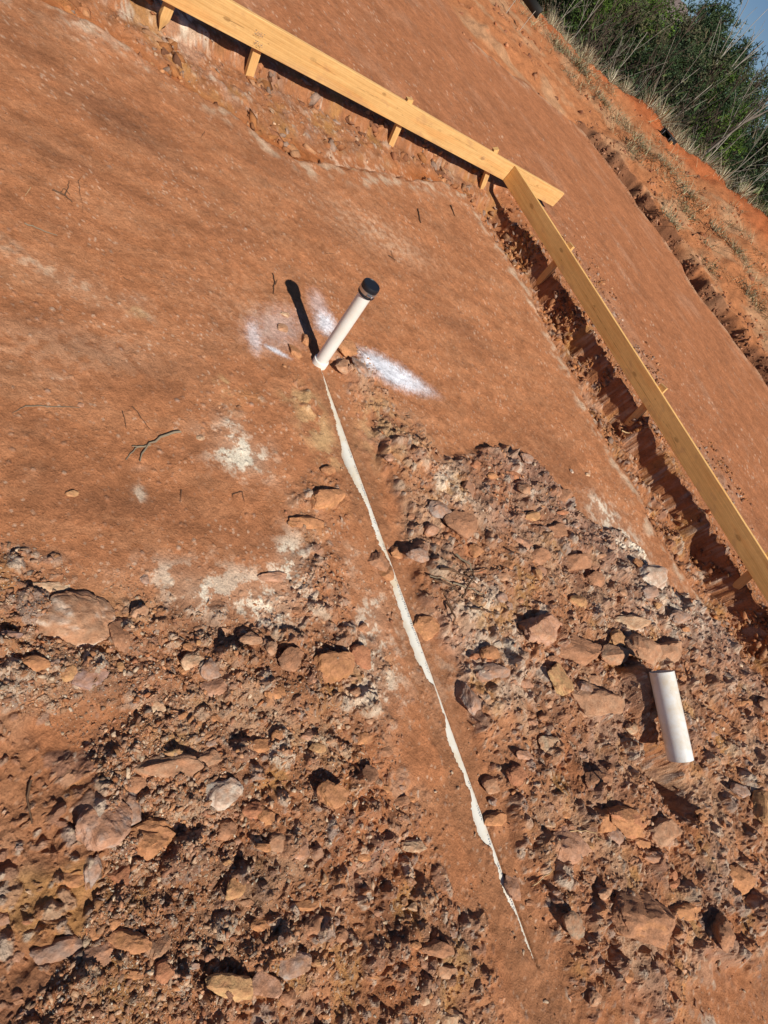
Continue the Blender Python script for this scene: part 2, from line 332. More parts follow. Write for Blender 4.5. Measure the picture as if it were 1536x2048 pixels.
    fc = mix(fc, RED, sstep(.45, .8, c['rise']+fbm(x, y, 2, 3, 531)*.15))
    fc = mix(fc, (.20, .15, .10), sstep(.0, 1.5, c['over']))
    fc = mix(fc, (.15, .07, .04), (1-sstep(.10, .20, np.abs(c['qd']-.30)+.05*fbm(x, y, .3, 3, 533)))*.8*(p > -8.7))  # ditch and bank-face shade painted dark brown over the moist soil
    fc = mix(fc, (.26, .11, .06), sstep(.1, .6, ridge(x, y, .6, 3, 534)-.75)*.6)
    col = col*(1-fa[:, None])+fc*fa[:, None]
    lipn = (c['lip']*(q < 11))*.5
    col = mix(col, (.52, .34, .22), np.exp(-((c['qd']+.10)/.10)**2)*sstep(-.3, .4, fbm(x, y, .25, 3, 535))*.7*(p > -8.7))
    col = mix(col, (.40, .25, .18), lipn)
    v = 1+.10*med+.07*fine+.05*gr
    return np.clip(col*v[:, None], .01, .95)

# ------------------------------------------------------------------ mesh helpers
def mesh_np(name, V, F, mat, cols=None, smooth=False, k=None):
    V = np.asarray(V, np.float32); F = np.asarray(F, np.int32)
    me = bpy.data.meshes.new(name); nv = len(V); nf, k = F.shape
    me.vertices.add(nv); me.vertices.foreach_set('co', V.ravel())
    me.loops.add(nf*k); me.loops.foreach_set('vertex_index', F.ravel())
    me.polygons.add(nf); me.polygons.foreach_set('loop_start', np.arange(0, nf*k, k, dtype=np.int32)); me.polygons.foreach_set('loop_total', np.full(nf, k, np.int32))
    if smooth: me.polygons.foreach_set('use_smooth', np.ones(nf, bool))
    if cols is not None:
        at = me.color_attributes.new('Col', 'FLOAT_COLOR', 'POINT')
        c4 = np.ones((nv, 4), np.float32); c4[:, :3] = cols; at.data.foreach_set('color', c4.ravel())
    me.update(calc_edges=True)
    if mat: me.materials.append(mat)
    return me
def link(name, me, parent=None, loc=None):
    o = bpy.data.objects.new(name, me); COL.objects.link(o)
    if parent is not None: o.parent = parent
    if loc is not None: o.location = loc
    return o
def tag(o, label=None, cat=None, group=None, kind=None):
    if label: o['label'] = label
    if cat: o['category'] = cat
    if group: o['group'] = group
    if kind: o['kind'] = kind
    return o
def empty(name, loc=(0, 0, 0)):
    o = bpy.data.objects.new(name, None); COL.objects.link(o); o.location = loc; return o

# ------------------------------------------------------------------ materials
def newmat(name, rough=.9, spec=.2):
    m = bpy.data.materials.new(name); m.use_nodes = True; b = m.node_tree.nodes['Principled BSDF']
    b.inputs['Roughness'].default_value = rough; b.inputs['Specular IOR Level'].default_value = spec
    return m, m.node_tree, b
def N(nt, t, **kw):
    n = nt.nodes.new(t)
    for k, v in kw.items(): setattr(n, k, v)
    return n
def vcol_mat(name, bump=.003, scale=220., rough=.95, var=.25, spec=.15, s2=60., s3=11., b3=0.):
    m, nt, b = newmat(name, rough, spec)
    a = N(nt, 'ShaderNodeVertexColor'); a.layer_name = 'Col'
    tc = N(nt, 'ShaderNodeTexCoord')
    n1 = N(nt, 'ShaderNodeTexNoise'); n1.inputs['Scale'].default_value = scale; n1.inputs['Detail'].default_value = 6; n1.inputs['Roughness'].default_value = .7
    n2 = N(nt, 'ShaderNodeTexNoise'); n2.inputs['Scale'].default_value = s2; n2.inputs['Detail'].default_value = 5; n2.inputs['Roughness'].default_value = .65
    nt.links.new(tc.outputs['Object'], n1.inputs['Vector']); nt.links.new(tc.outputs['Object'], n2.inputs['Vector'])
    mr = N(nt, 'ShaderNodeMapRange'); mr.inputs[1].default_value = .25; mr.inputs[2].default_value = .75; mr.inputs[3].default_value = 1-var; mr.inputs[4].default_value = 1+var
    nt.links.new(n1.outputs[0], mr.inputs[0])
    mr2 = N(nt, 'ShaderNodeMapRange'); mr2.inputs[1].default_value = .3; mr2.inputs[2].default_value = .7; mr2.inputs[3].default_value = 1-var*.5; mr2.inputs[4].default_value = 1+var*.5
    nt.links.new(n2.outputs[0], mr2.inputs[0])
    mu = N(nt, 'ShaderNodeMath', operation='MULTIPLY'); nt.links.new(mr.outputs[0], mu.inputs[0]); nt.links.new(mr2.outputs[0], mu.inputs[1])
    vm = N(nt, 'ShaderNodeVectorMath', operation='SCALE'); nt.links.new(a.outputs[0], vm.inputs[0]); nt.links.new(mu.outputs[0], vm.inputs['Scale'])
    n3 = N(nt, 'ShaderNodeTexNoise'); n3.inputs['Scale'].default_value = s3; n3.inputs['Detail'].default_value = 9; n3.inputs['Roughness'].default_value = .68
    nt.links.new(tc.outputs['Object'], n3.inputs['Vector']); mr3 = N(nt, 'ShaderNodeMapRange'); mr3.inputs[1].default_value = .3; mr3.inputs[2].default_value = .7; mr3.inputs[3].default_value = 1-var*.7; mr3.inputs[4].default_value = 1+var*.7
    nt.links.new(n3.outputs[0], mr3.inputs[0]); vm3 = N(nt, 'ShaderNodeVectorMath', operation='SCALE'); nt.links.new(vm.outputs[0], vm3.inputs[0]); nt.links.new(mr3.outputs[0], vm3.inputs['Scale'])
    nt.links.new(vm3.outputs[0], b.inputs['Base Color'])
    bp = N(nt, 'ShaderNodeBump'); bp.inputs['Strength'].default_value = 1; bp.inputs['Distance'].default_value = bump
    ad = N(nt, 'ShaderNodeMath', operation='ADD'); nt.links.new(n1.outputs[0], ad.inputs[0]); nt.links.new(n2.outputs[0], ad.inputs[1])
    nt.links.new(ad.outputs[0], bp.inputs['Height']); nt.links.new(bp.outputs[0], b.inputs['Normal'])
    if b3:
        bp3 = N(nt, 'ShaderNodeBump'); bp3.inputs['Strength'].default_value = 1; bp3.inputs['Distance'].default_value = b3; nt.links.new(n3.outputs[0], bp3.inputs['Height']); nt.links.new(bp.outputs[0], bp3.inputs['Normal']); nt.links.new(bp3.outputs[0], b.inputs['Normal'])
    return m
M_SOIL = vcol_mat('red_clay_soil', .0050, 170, .97, .30, .05, 42, 9., .022)
M_ROCK = vcol_mat('weathered_rock', .004, 120, .9, .30, .12, 38)
M_PLANT = vcol_mat('plant_matter', .0, 40, .8, .2, .1, 8)

# ------------------------------------------------------------------ ground sheet
STEP = .0032
def axis_r():
    r = [.05]
    while r[-1] < 900:
        d = STEP*r[-1]*max(1., min(r[-1]/2.8, 1.3) if r[-1] < 7.3 else (min(r[-1]/4.2, 1.7) if r[-1] < 17 else r[-1]/4.2))*(1. if r[-1] < 24 else 3)
        if r[-1] < .9: d = STEP*.9*1.6
        d = min(d, r[-1]*.12)
        r.append(r[-1]+d)
    return np.array(r)
def axis_a():
    a = list(np.arange(math.radians(-48), math.radians(153), STEP*.92))
    b = list(np.linspace(math.radians(153.2), math.radians(311.8), 140))
    return np.array(a+b)
ar, aa = axis_r(), axis_a()
nr, na = len(ar), len(aa)
RR, AA = np.meshgrid(ar, aa, indexing='ij')
gx = (RR*np.cos(AA)).ravel(); gy = (RR*np.sin(AA)).ravel()
gz, gc = terrain(gx, gy)
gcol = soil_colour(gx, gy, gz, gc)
i0 = np.arange(nr-1)[:, None]*na; j0 = np.arange(na)[None, :]; j1 = (j0+1) % na
Fq = np.stack([i0+j0, i0+na+j0, i0+na+j1, i0+j1], -1).reshape(-1, 4)
cen = len(gx)
V = np.column_stack([gx, gy, gz]); V = np.vstack([V, [[0, 0, float(gz[:na].mean())]]]); gcol = np.vstack([gcol, CLAY[None]])
gme = mesh_np('ground', V, Fq, M_SOIL, gcol, smooth=True)
sm_ = ((gc['rub'] < .3) & (gc['clod'] < .3) & (gc['qd'] < .2) | (gc['r'] > 6.5)).reshape(nr, na)[:-1, :].ravel(); gme.polygons.foreach_set('use_smooth', sm_.astype(bool)); gme.update()
ground = link('ground', gme); tag(ground, kind='structure')
print('ground verts', len(V), nr, na)
# the small disc at the photographer's feet closes the sheet
tri = np.stack([np.arange(na), (np.arange(na)+1) % na, np.full(na, na)], -1)
me = mesh_np('ground_under_feet', np.vstack([V[:na], V[-1:]]), tri, M_SOIL, np.vstack([gcol[:na], gcol[-1:]]))
tag(link('ground_underfoot', me), kind='structure')
del V, Fq, gcol

GZ = gz.reshape(nr, na)
NF = len(np.arange(math.radians(-48), math.radians(153), STEP*.92))
def HT(x, y):
    x = np.atleast_1d(np.asarray(x, float)); y = np.atleast_1d(np.asarray(y, float))
    r = np.hypot(x, y); a = np.arctan2(y, x); i = np.clip(np.searchsorted(ar, r)-1, 0, nr-2); ja = (a-aa[0])/(STEP*.92); j = np.floor(ja).astype(int)
    if (j >= 0).all() and (j < NF-2).all():
        fr = np.clip((r-ar[i])/(ar[i+1]-ar[i]), 0, 1); fa = ja-j
        return (GZ[i, j]*(1-fa)+GZ[i, j+1]*fa)*(1-fr)+(GZ[i+1, j]*(1-fa)+GZ[i+1, j+1]*fa)*fr
    z, _ = terrain(np.atleast_1d(np.asarray(x, float)), np.atleast_1d(np.asarray(y, float)))
    return z

exec_marker = 1
# ------------------------------------------------------------------ lumber
def knots_field(uu, vv, knots):
    """returns grain displacement and dark mask"""
    disp = np.zeros_like(uu); dark = np.zeros_like(uu)
    for (ku, kv, kr, st) in knots:
        du = (uu-ku)/(kr*2.2); dv = (vv-kv)/kr
        d = np.sqrt(du*du+dv*dv)
        disp = disp+np.sign(vv-kv+1e-6)*kr*np.exp(-d*d*.6)*.9
        dark = np.maximum(dark, st*np.exp(-((d-.55)/.22)**2)*.8); dark = np.maximum(dark, st*.9*np.exp(-(d*2.2)**2))
    return disp, dark
def wood_colour(uu, vv, seed, base, knots=(), checks=()):
    disp, dark = knots_field(uu, vv, knots)
    v2 = vv-disp*.7+.012*fbm(uu, vv*0, 1.2, 3, seed)+.004*fbm(uu, vv*2, .3, 2, seed+1)
    ring = np.sin(v2*420+3*fbm(uu*.25, v2*6, .5, 3, seed+2))
    g = .085*ring+.14*fbm(uu*.12, v2*3.0, .06, 4, seed+3)+.05*fbm(uu*.2, vv*4, .02, 3, seed+4)+.10*fbm(uu, vv*3, .9, 3, seed+9)
    col = np.array(base)[None]*(1+g[:, None]*np.array([.7, 1., 1.35])[None])
    warm = sstep(.1, .8, fbm(uu*.4, vv*4, .25, 3, seed+5))
    col = col*(1-.15*warm[:, None]*np.array([0, .6, 1.])[None])
    for (a, b, va, vb, wdt, st) in checks:
        t = np.clip((uu-a)/(b-a), 0, 1); vc = va+(vb-va)*t+.004*fbm(uu, uu*0, .12, 3, seed+7)
        m = np.exp(-((vv-vc)/wdt)**2)*(uu > a)*(uu < b)*np.sin(np.pi*np.clip(t, .03, .97))**.4
        dark = np.maximum(dark, m*st)
    col = mix(col, np.array(base)*np.array([.30, .24, .2]), np.clip(dark, 0, 1))
    mud = sstep(.45, .9, fbm(uu*.6+vv*.3, vv+uu*.11, .11, 5, seed+8)+.25*sstep(.07, .0, vv))*.30+sstep(.1, .7, fbm(uu*.5, vv, .4, 3, seed+18))*sstep(.08, 0, vv)*.35
    col = mix(col, (.42, .21, .11), np.clip(mud, 0, .6))
    return col
def box_grid(L, Wd, T, nu, nv, seed, base, knots=(), checks=(), taper=0., bow=0., bev=.003):
    """beam: u along X 0..L, v along Z 0..Wd, thickness along Y 0..T (face at Y=0)"""
    Vs, Fs, Cs = [], [], []; off = 0
    def face(fn, na_, nb_, cf):
        nonlocal off
        A, B = np.meshgrid(np.linspace(0, 1, na_), np.linspace(0, 1, nb_), indexing='ij'); A = A.ravel(); B = B.ravel()
        P = fn(A, B); Vs.append(P); Cs.append(cf(A, B))
        i = np.arange(na_-1)[:, None]*nb_; j = np.arange(nb_-1)[None]
        Fs.append(np.stack([i+j, i+nb_+j, i+nb_+j+1, i+j+1], -1).reshape(-1, 4)+off); off += na_*nb_
    b = bev
    face(lambda a, c: np.column_stack([a*L, a*0, b+c*(Wd-2*b)]), nu, nv, lambda a, c: wood_colour(a*L, c*Wd, seed, base, knots, checks))
    face(lambda a, c: np.column_stack([a*L, a*0+T, Wd-b-c*(Wd-2*b)]), nu, nv, lambda a, c: wood_colour(a*L, c*Wd, seed+50, base, knots))
    pr = lambda c: c
    face(lambda a, c: np.column_stack([a*L, b+c*(T-2*b), a*0+Wd]), nu, 6, lambda a, c: wood_colour(a*L, c*T+.3, seed+60, np.array(base)*1.03))
    face(lambda a, c: np.column_stack([a*L, T-b-c*(T-2*b), a*0]), nu, 6, lambda a, c: wood_colour(a*L, c*T+.7, seed+61, np.array(base)*.9))
    for (y0, z0, y1, z1) in ((0, Wd-b, b, Wd), (T-b, Wd, T, Wd-b), (T, b, T-b, 0), (b, 0, 0, b)):
        face(lambda a, c, y0=y0, z0=z0, y1=y1, z1=z1: np.column_stack([a*L, y0+c*(y1-y0), z0+c*(z1-z0)]), nu, 2, lambda a, c: wood_colour(a*L, c*.004+.1, seed+62, np.array(base)*1.02))
    def endc(a, c):
        rr = np.sqrt((a*Wd-.02)**2+(c*T+.06)**2); g = .12*np.sin(rr*500)+.1*fbm(a*Wd, c*T, .01, 3, seed+70)
        return np.array(base)[None]*(.82+g)[:, None]
    face(lambda a, c: np.column_stack([a*0, T-c*T, a*Wd]), 12, 6, endc)
    face(lambda a, c: np.column_stack([a*0+L, c*T, a*Wd]), 12, 6, endc)
    V = np.vstack(Vs); t = V[:, 0]/L
    if taper:
        k = 1-sstep(1-taper, 1., t)*.85
        V[:, 1] = T/2+(V[:, 1]-T/2)*k; V[:, 2] = Wd/2+(V[:, 2]-Wd/2)*k
    if bow: V[:, 1] += bow*np.sin(np.pi*t)+.004*np.sin(t*9+seed)
    return V, np.vstack(Fs), np.vstack(Cs)
def frame_to_world(V, o, ex, ey, ez):
    return np.asarray(o)[None]+V[:, :1]*np.asarray(ex)[None]+V[:, 1:2]*np.asarray(ey)[None]+V[:, 2:3]*np.asarray(ez)[None]
M_WOOD = vcol_mat('sawn_pine', .0006, 160, .62, .08, .3, 30)
M_STEEL, _n, _b = newmat('zinc_steel', .35, .5); _b.inputs['Metallic'].default_value = .9; _b.inputs['Base Color'].default_value = (.55, .54, .53, 1)

BASEW = np.array([.68, .405, .155])
def p3(p, q, z): a = XY(p, q); return np.array([a[0], a[1], z])
ZB, HB, TB = .10, .184, .038
E1v = np.array([E1[0], E1[1], 0]); E2v = np.array([E2[0], E2[1], 0]); UP = np.array([0, 0, 1.])

def stake(px0, py0, px1, py1, axis, val, parent, origin, seed, w=.062, t=.040, base=BASEW*1.02):
    b = onplane(px0, py0, axis, val); tp = onplane(px1, py1, axis, val)
    d = b-tp; L = np.linalg.norm(d); d /= L
    side = E1v if axis == 'p' else E2v
    side = side-(side@d)*d; side /= np.linalg.norm(side); th = np.cross(d, side)
    L2 = L+.10
    V, F, C = box_grid(L2, w, t, 60, 10, seed, base, knots=[(L*.4+.1*math.sin(seed), w*.4, .012, .6)], taper=.25, bev=.0015)
    V = frame_to_world(V, tp-side*w/2-th*t/2, d, th, side)-origin
    me = mesh_np('stake', V, F, M_WOOD, C)
    me.shade_smooth() if False else None
    return link('stake', me, parent)

# board one: its face looks along +p
q0, q1 = .9, 6.61
o1 = p3(-4.28, q0, ZB)
fb1 = empty('form_board', o1.tolist())
tag(fb1, 'sunlit yellow pine form board whose far end sticks out past the corner', 'form board', 'boards staked around the footing trench')
def uq(px, py): w = onplane(px, py, 'p', -4.28); return PQ(w)[1]-q0, w[2]-ZB
kn = [uq(455, 40)+(.016, .8), uq(468, 52)+(.012, .35), uq(628, 122)+(.018, .45), uq(770, 190)+(.014, .7), uq(880, 262)+(.015, .4), uq(965, 318)+(.017, .55), uq(1075, 372)+(.014, .5), uq(1040, 362)+(.010, .4)]
def chk(a, b, wdt, st):
    A, B = uq(*a), uq(*b); return (A[0], B[0], A[1], B[1], wdt, st)
ck = [chk((452, 39), (490, 58), .0022, .95), chk((625, 122), (672, 152), .0022, .8), chk((715, 176), (765, 203), .002, .8), chk((840, 246), (882, 262), .0018, .6), chk((900, 270), (956, 303), .0018, .7), chk((1052, 366), (1085, 380), .0018, .5)]
kn += [uq(a, b)+(.0045, 1.) for a, b in ((538, 90), (514, 62), (806, 232), (796, 218), (984, 334), (976, 322), (1042, 348), (1036, 360))]
V, F, C = box_grid(q1-q0, HB, TB, 1300, 40, 11, BASEW, kn, ck, bow=.012)
V = frame_to_world(V, [0, 0, 0], E1v, -E2v, UP)
link('plank', mesh_np('plank', V, F, M_WOOD, C), fb1)
for i, (a, b, c_, d_) in enumerate([(491, 170, 531, 43), (776, 299, 820, 197), (964, 373, 992, 297)]):
    stake(a, b, c_, d_, 'p', -4.345, fb1, o1, 200+i*7)
stake(330, 30, 365, -60, 'p', -4.345, fb1, o1, 260)
# faint grade stamp and nail heads
def stamp(name, parent, origin, centre, ex, ez, nrm, w, h, seed, n=26, mat=None):
    rs = np.random.RandomState(seed); Vs = []; Fs = []
    for k in range(n):
        row = k % 3; cx = (rs.rand()-.5)*w; cz = (row-1)*h*.33+(rs.rand()-.5)*h*.06; lw = .002+.006*rs.rand(); lh = .0012+.004*rs.rand()
        b = len(Vs)
        for sx, sz in ((-1, -1), (1, -1), (1, 1), (-1, 1)): Vs.append(centre+ex*(cx+sx*lw/2)+ez*(cz+sz*lh/2)+nrm*.0012-origin)
        Fs.append((b, b+1, b+2, b+3))
    return link(name, mesh_np(name, np.array(Vs), np.array(Fs), mat), parent)
M_INK, _n, _b = newmat('faded_ink', .8, .1); _b.inputs['Base Color'].default_value = (.20, .17, .17, 1)
for (px, py, sd) in ((520, 68, 5), (518, 88, 6), (968, 316, 8)):
    c = onplane(px, py, 'p', -4.28+.012)
    stamp('grade_stamp', fb1, o1, c-E2v*.0, E1v, UP, E2v, .07, .03, sd, 22, M_INK)

# board two: butts against board one, faces the photographer
p0, p1 = -4.279, 3.2
o2 = p3(p0, 5.51, ZB)
fb2 = empty('form_board', o2.tolist())
tag(fb2, 'form board in half shade running from the corner along the right-hand trench', 'form board', 'boards staked around the footing trench')
def up2(px, py): w = onplane(px, py, 'q', 5.51); return PQ(w)[0]-p0, w[2]-ZB
kn2 = [up2(1063, 412)+(.022, .75), up2(1122, 500)+(.018, .8), up2(1188, 612)+(.010, .7), up2(1268, 748)+(.018, .8), up2(1352, 880)+(.018, .75), up2(1476, 1076)+(.020, .7)]
def chk2(a, b, wdt, st):
    A, B = up2(*a), up2(*b); return (A[0], B[0], A[1], B[1], wdt, st)
kn2 += [up2(a, b)+(.0045, 1.) for a, b in ((1122, 520), (1112, 532), (1310, 798), (1298, 812), (1028, 372), (1022, 385))]
ck2 = [chk2((1140, 540), (1262, 745), .0022, .75), chk2((1262, 745), (1350, 880), .002, .7), chk2((1055, 425), (1063, 405), .004, .5), chk2((1342, 872), (1353, 896), .003, .8)]
V, F, C = box_grid(p1-p0, HB, TB, 1400, 34, 31, BASEW*np.array([1.12, 1.10, 1.0]), kn2, ck2, bow=.010)
V = frame_to_world(V, [0, 0, 0], E2v, E1v, UP)
link('plank', mesh_np('plank', V, F, M_WOOD, C), fb2)
for i, (a, b, c_, d_) in enumerate([(1079, 563, 1144, 489), (1254, 851, 1329, 772), (1474, 1172, 1545, 1108)]):
    stake(a, b, c_, d_, 'q', 5.575, fb2, o2, 300+i*7, w=.075)
del V, F, C

# ------------------------------------------------------------------ lathe and tube helpers
def perp(d):
    d = d/np.linalg.norm(d); a = np.cross(d, [0, 0, 1.] if abs(d[2]) < .9 else [1., 0, 0]); a /= np.linalg.norm(a); return a, np.cross(d, a)
def lathe(prof, o, d, n=48):
    """prof: list of (distance along d, radius); closed ends when radius 0"""
    d = np.asarray(d, float); d = d/np.linalg.norm(d); a, b = perp(d); th = np.linspace(0, 2*np.pi, n, endpoint=False)
    V = np.vstack([np.asarray(o)+d*s+r*(np.cos(th)[:, None]*a+np.sin(th)[:, None]*b) for s, r in prof])
    m = len(prof); i = np.arange(m-1)[:, None]*n; j = np.arange(n)[None]; k = (j+1) % n
    return V, np.stack([i+j, i+k, i+n+k, i+n+j], -1).reshape(-1, 4)
def tubes(paths, radii, n=5):
    Vs, Fs, off = [], [], 0
    for P, Rr in zip(paths, radii):
        P = np.asarray(P, float); m = len(P); th = np.linspace(0, 2*np.pi, n, endpoint=False)
        T = np.gradient(P, axis=0); T /= np.linalg.norm(T, axis=1)[:, None]+1e-9
        a, b = perp(T.mean(0)+1e-6)
        for i in range(m): Vs.append(P[i]+Rr[i]*(np.cos(th)[:, None]*a+np.sin(th)[:, None]*b))
        i = np.arange(m-1)[:, None]*n+off; j = np.arange(n)[None]; k = (j+1) % n
        Fs.append(np.stack([i+j, i+k, i+n+k, i+n+j], -1).reshape(-1, 4)); off += m*n
    return np.vstack(Vs), np.vstack(Fs)
def pvc_mat(name, dirt=.5, base=(.80, .79, .74)):
    m, nt, b = newmat(name, .32, .45)
    tc = N(nt, 'ShaderNodeTexCoord'); n1 = N(nt, 'ShaderNodeTexNoise'); n1.inputs['Scale'].default_value = 9; n1.inputs['Detail'].default_value = 7; n1.inputs['Roughness'].default_value = .7
    n2 = N(nt, 'ShaderNodeTexNoise'); n2.inputs['Scale'].default_value = 170; n2.inputs['Detail'].default_value = 3
    nt.links.new(tc.outputs['Object'], n1.inputs['Vector']); nt.links.new(tc.outputs['Object'], n2.inputs['Vector'])
    cr = N(nt, 'ShaderNodeValToRGB'); e = cr.color_ramp.elements; e[0].position = .44; e[0].color = (*base, 1); e[1].position = .68; e[1].color = (.66, .52, .33, 1)
    nt.links.new(n1.outputs[0], cr.inputs[0])
    cr2 = N(nt, 'ShaderNodeValToRGB'); e = cr2.color_ramp.elements; e[0].position = .68; e[0].color = (0, 0, 0, 1); e[1].position = .76; e[1].color = (1, 1, 1, 1)
    nt.links.new(n2.outputs[0], cr2.inputs[0])
    mx = N(nt, 'ShaderNodeMix'); mx.data_type = 'RGBA'; nt.links.new(cr2.outputs[0], mx.inputs[0]); mx.inputs[7].default_value = (.45, .28, .17, 1)
    ml = N(nt, 'ShaderNodeMix'); ml.data_type = 'RGBA'; ml.inputs[0].default_value = dirt; ml.inputs[6].default_value = (*base, 1); nt.links.new(cr.outputs[0], ml.inputs[7])
    nt.links.new(ml.outputs[2], mx.inputs[6]); mu = N(nt, 'ShaderNodeMath', operation='MULTIPLY'); mu.inputs[1].default_value = dirt; nt.links.new(cr2.outputs[0], mu.inputs[0]); nt.links.new(mu.outputs[0], mx.inputs[0])
    nt.links.new(mx.outputs[2], b.inputs['Base Color'])
    return m
M_PVC = pvc_mat('white_pvc', .3, (.78, .77, .72)); M_PVC3 = pvc_mat('soiled_pvc', .8, (.76, .74, .66)); M_PVC2 = pvc_mat('weathered_pvc', .75, (.78, .78, .76))
M_RUB, _n, _b = newmat('black_rubber', .45, .4); _b.inputs['Base Color'].default_value = (.012, .014, .02, 1)
M_PRINT, _n, _b = newmat('pipe_print', .6, .2); _b.inputs['Base Color'].default_value = (.12, .15, .22, 1)

# riser pipe standing in the pad
RB = G(638, 728, 0.0); RT = onplane(744, 569, 'p', PQ(RB)[0]-.012)
rd = RT-RB; rL = np.linalg.norm(rd); rd /= rL; RR_ = .0325
riser = empty('riser_pipe', RB.tolist()); tag(riser, 'upright white plastic pipe with a black cap, standing amid white spray paint', 'pipe')
def sub(name, VF, mat, parent, origin, smooth=True):
    V, F = VF; me = mesh_np(name, V-np.asarray(origin), F, mat, None, smooth); return link(name, me, parent)
def hard(o, ang=40):
    me = o.data; me.set_sharp_from_angle(angle=math.radians(ang)); return o
hard(sub('pipe', lathe([(-.06, RR_), (rL-.01, RR_)], RB, rd), M_PVC, riser, RB))
hard(sub('coupling', lathe([(-.08, .0405), (.030, .0405), (.034, .039), (.035, .0328)], RB, rd), M_PVC, riser, RB))
co0 = rL-.052
cap = hard(sub('rubber_cap', lathe([(co0-.002, .0330), (co0-.002, .0415), (co0+.006, .0425), (co0+.008, .0400), (co0+.030, .0400), (co0+.034, .0425), (co0+.046, .0425), (co0+.053, .0400), (co0+.0545, .035), (co0+.0525, .0335), (co0+.0525, .0)], RB, rd), M_RUB, riser, RB), 50)
band = hard(sub('hose_clamp', lathe([(co0+.011, .0402), (co0+.011, .0418), (co0+.028, .0418), (co0+.028, .0402)], RB, rd), M_STEEL, cap, RB))
a_, b_ = perp(rd); tocam = CAM-RT; tocam -= (tocam@rd)*rd; tocam /= np.linalg.norm(tocam); sd_ = np.cross(rd, tocam)
ang = math.radians(25); outd = math.cos(ang)*tocam+math.sin(ang)*(sd_ if (sd_@(R@np.array([1., 0, 0]))) > 0 else -sd_); tang = np.cross(rd, outd)
c = RB+rd*(co0+.019)+outd*.0455
sub('clamp_screw', lathe([(-.011, 0), (-.011, .0045), (.009, .0045), (.009, .0062), (.014, .0062), (.014, 0)], c, tang, 12), M_STEEL, band, RB)

# buried drain pipe, its crown laid bare
pd3 = np.array([PD[0], PD[1], 0.]); A3 = np.array([PA[0], PA[1], .006-PIPE_R])+np.array([-PD[1], PD[0], 0])*TC
bp = empty('buried_pipe', A3.tolist()); tag(bp, 'long white drain pipe mostly buried, only a ragged strip of its top showing', 'pipe')
hard(sub('pipe', lathe([(0.0, PIPE_R), (PLEN+.05, PIPE_R)], A3, pd3, 64), M_PVC3, bp, A3))
hard(sub('elbow', lathe([(-.03, .0), (-.03, .030), (-.02, .0335), (.02, .0335), (.021, .0302)], A3-np.array([0, 0, .004]), pd3, 32), M_PVC, bp, A3))
def print_marks(parent, origin, o, d, rad, up_dir, s0, s1, seed, dens=.85, size=.0085):
    """line of small worn printed marks lying on the pipe"""
    rs = np.random.RandomState(seed); d = d/np.linalg.norm(d); w = up_dir/np.linalg.norm(up_dir); tdir = np.cross(d, w); Vs, Fs = [], []; s = s0
    while s < s1:
        if rs.rand() < .12: s += .02+.05*rs.rand(); continue
        for k in range(3):
            if rs.rand() > dens: continue
            ds = size*(.25+.5*rs.rand()); off = (rs.rand()-.5)*size*1.2; h = size*(.3+.8*rs.rand()); ss = s+(rs.rand())*size*.6
            b = len(Vs)
            for sx, sz in ((0, -.5), (1, -.5), (1, .5), (0, .5)):
                ph = (off+sz*h)/rad; dirn = math.cos(ph)*w+math.sin(ph)*tdir
                Vs.append(o+d*(ss+sx*ds*.4)+dirn*(rad+.0004)-origin)
            Fs.append((b, b+1, b+2, b+3))
        s += size*.95
    return link('print', mesh_np('print', np.array(Vs), np.array(Fs), M_PRINT), parent)
tside = np.array([-PD[1], PD[0], 0])          # t>0 side
print_marks(bp, A3, A3, pd3, PIPE_R, UP+tside*.22, along(880), along(1110), 3)
print_marks(bp, A3, A3, pd3, PIPE_R, UP+tside*.22, along(1160), along(1345), 4)
print_marks(bp, A3, A3, pd3, PIPE_R, UP+tside*.22, along(1560), along(1815), 5)

# loose offcut lying on the rubble
ld = LPB-LPA; lL = np.linalg.norm(ld); ld /= lL; LR = .061
lo_ = empty('pipe_offcut', LPA.tolist()); tag(lo_, 'short fat piece of white pipe lying loose on the rubble at right', 'pipe')
hard(sub('pipe', lathe([(0, LR-.005), (0, LR), (lL, LR), (lL, LR-.005), (0.0, LR-.005)], LPA, ld, 72), M_PVC2, lo_, LPA))
lt = np.cross(ld, UP); lt /= np.linalg.norm(lt); lt = lt if lt@(R@np.array([1., 0, 0])) > 0 else -lt
lw = np.cross(lt, ld); lw = lw if lw[2] > 0 else -lw
print_marks(lo_, LPA, LPA, ld, LR, lw*.75+lt*.66, .10, .26, 8, .9, .008)
print_marks(lo_, LPA, LPA, ld, LR, lw*.75+lt*.66, .33, .46, 9, .5, .007)

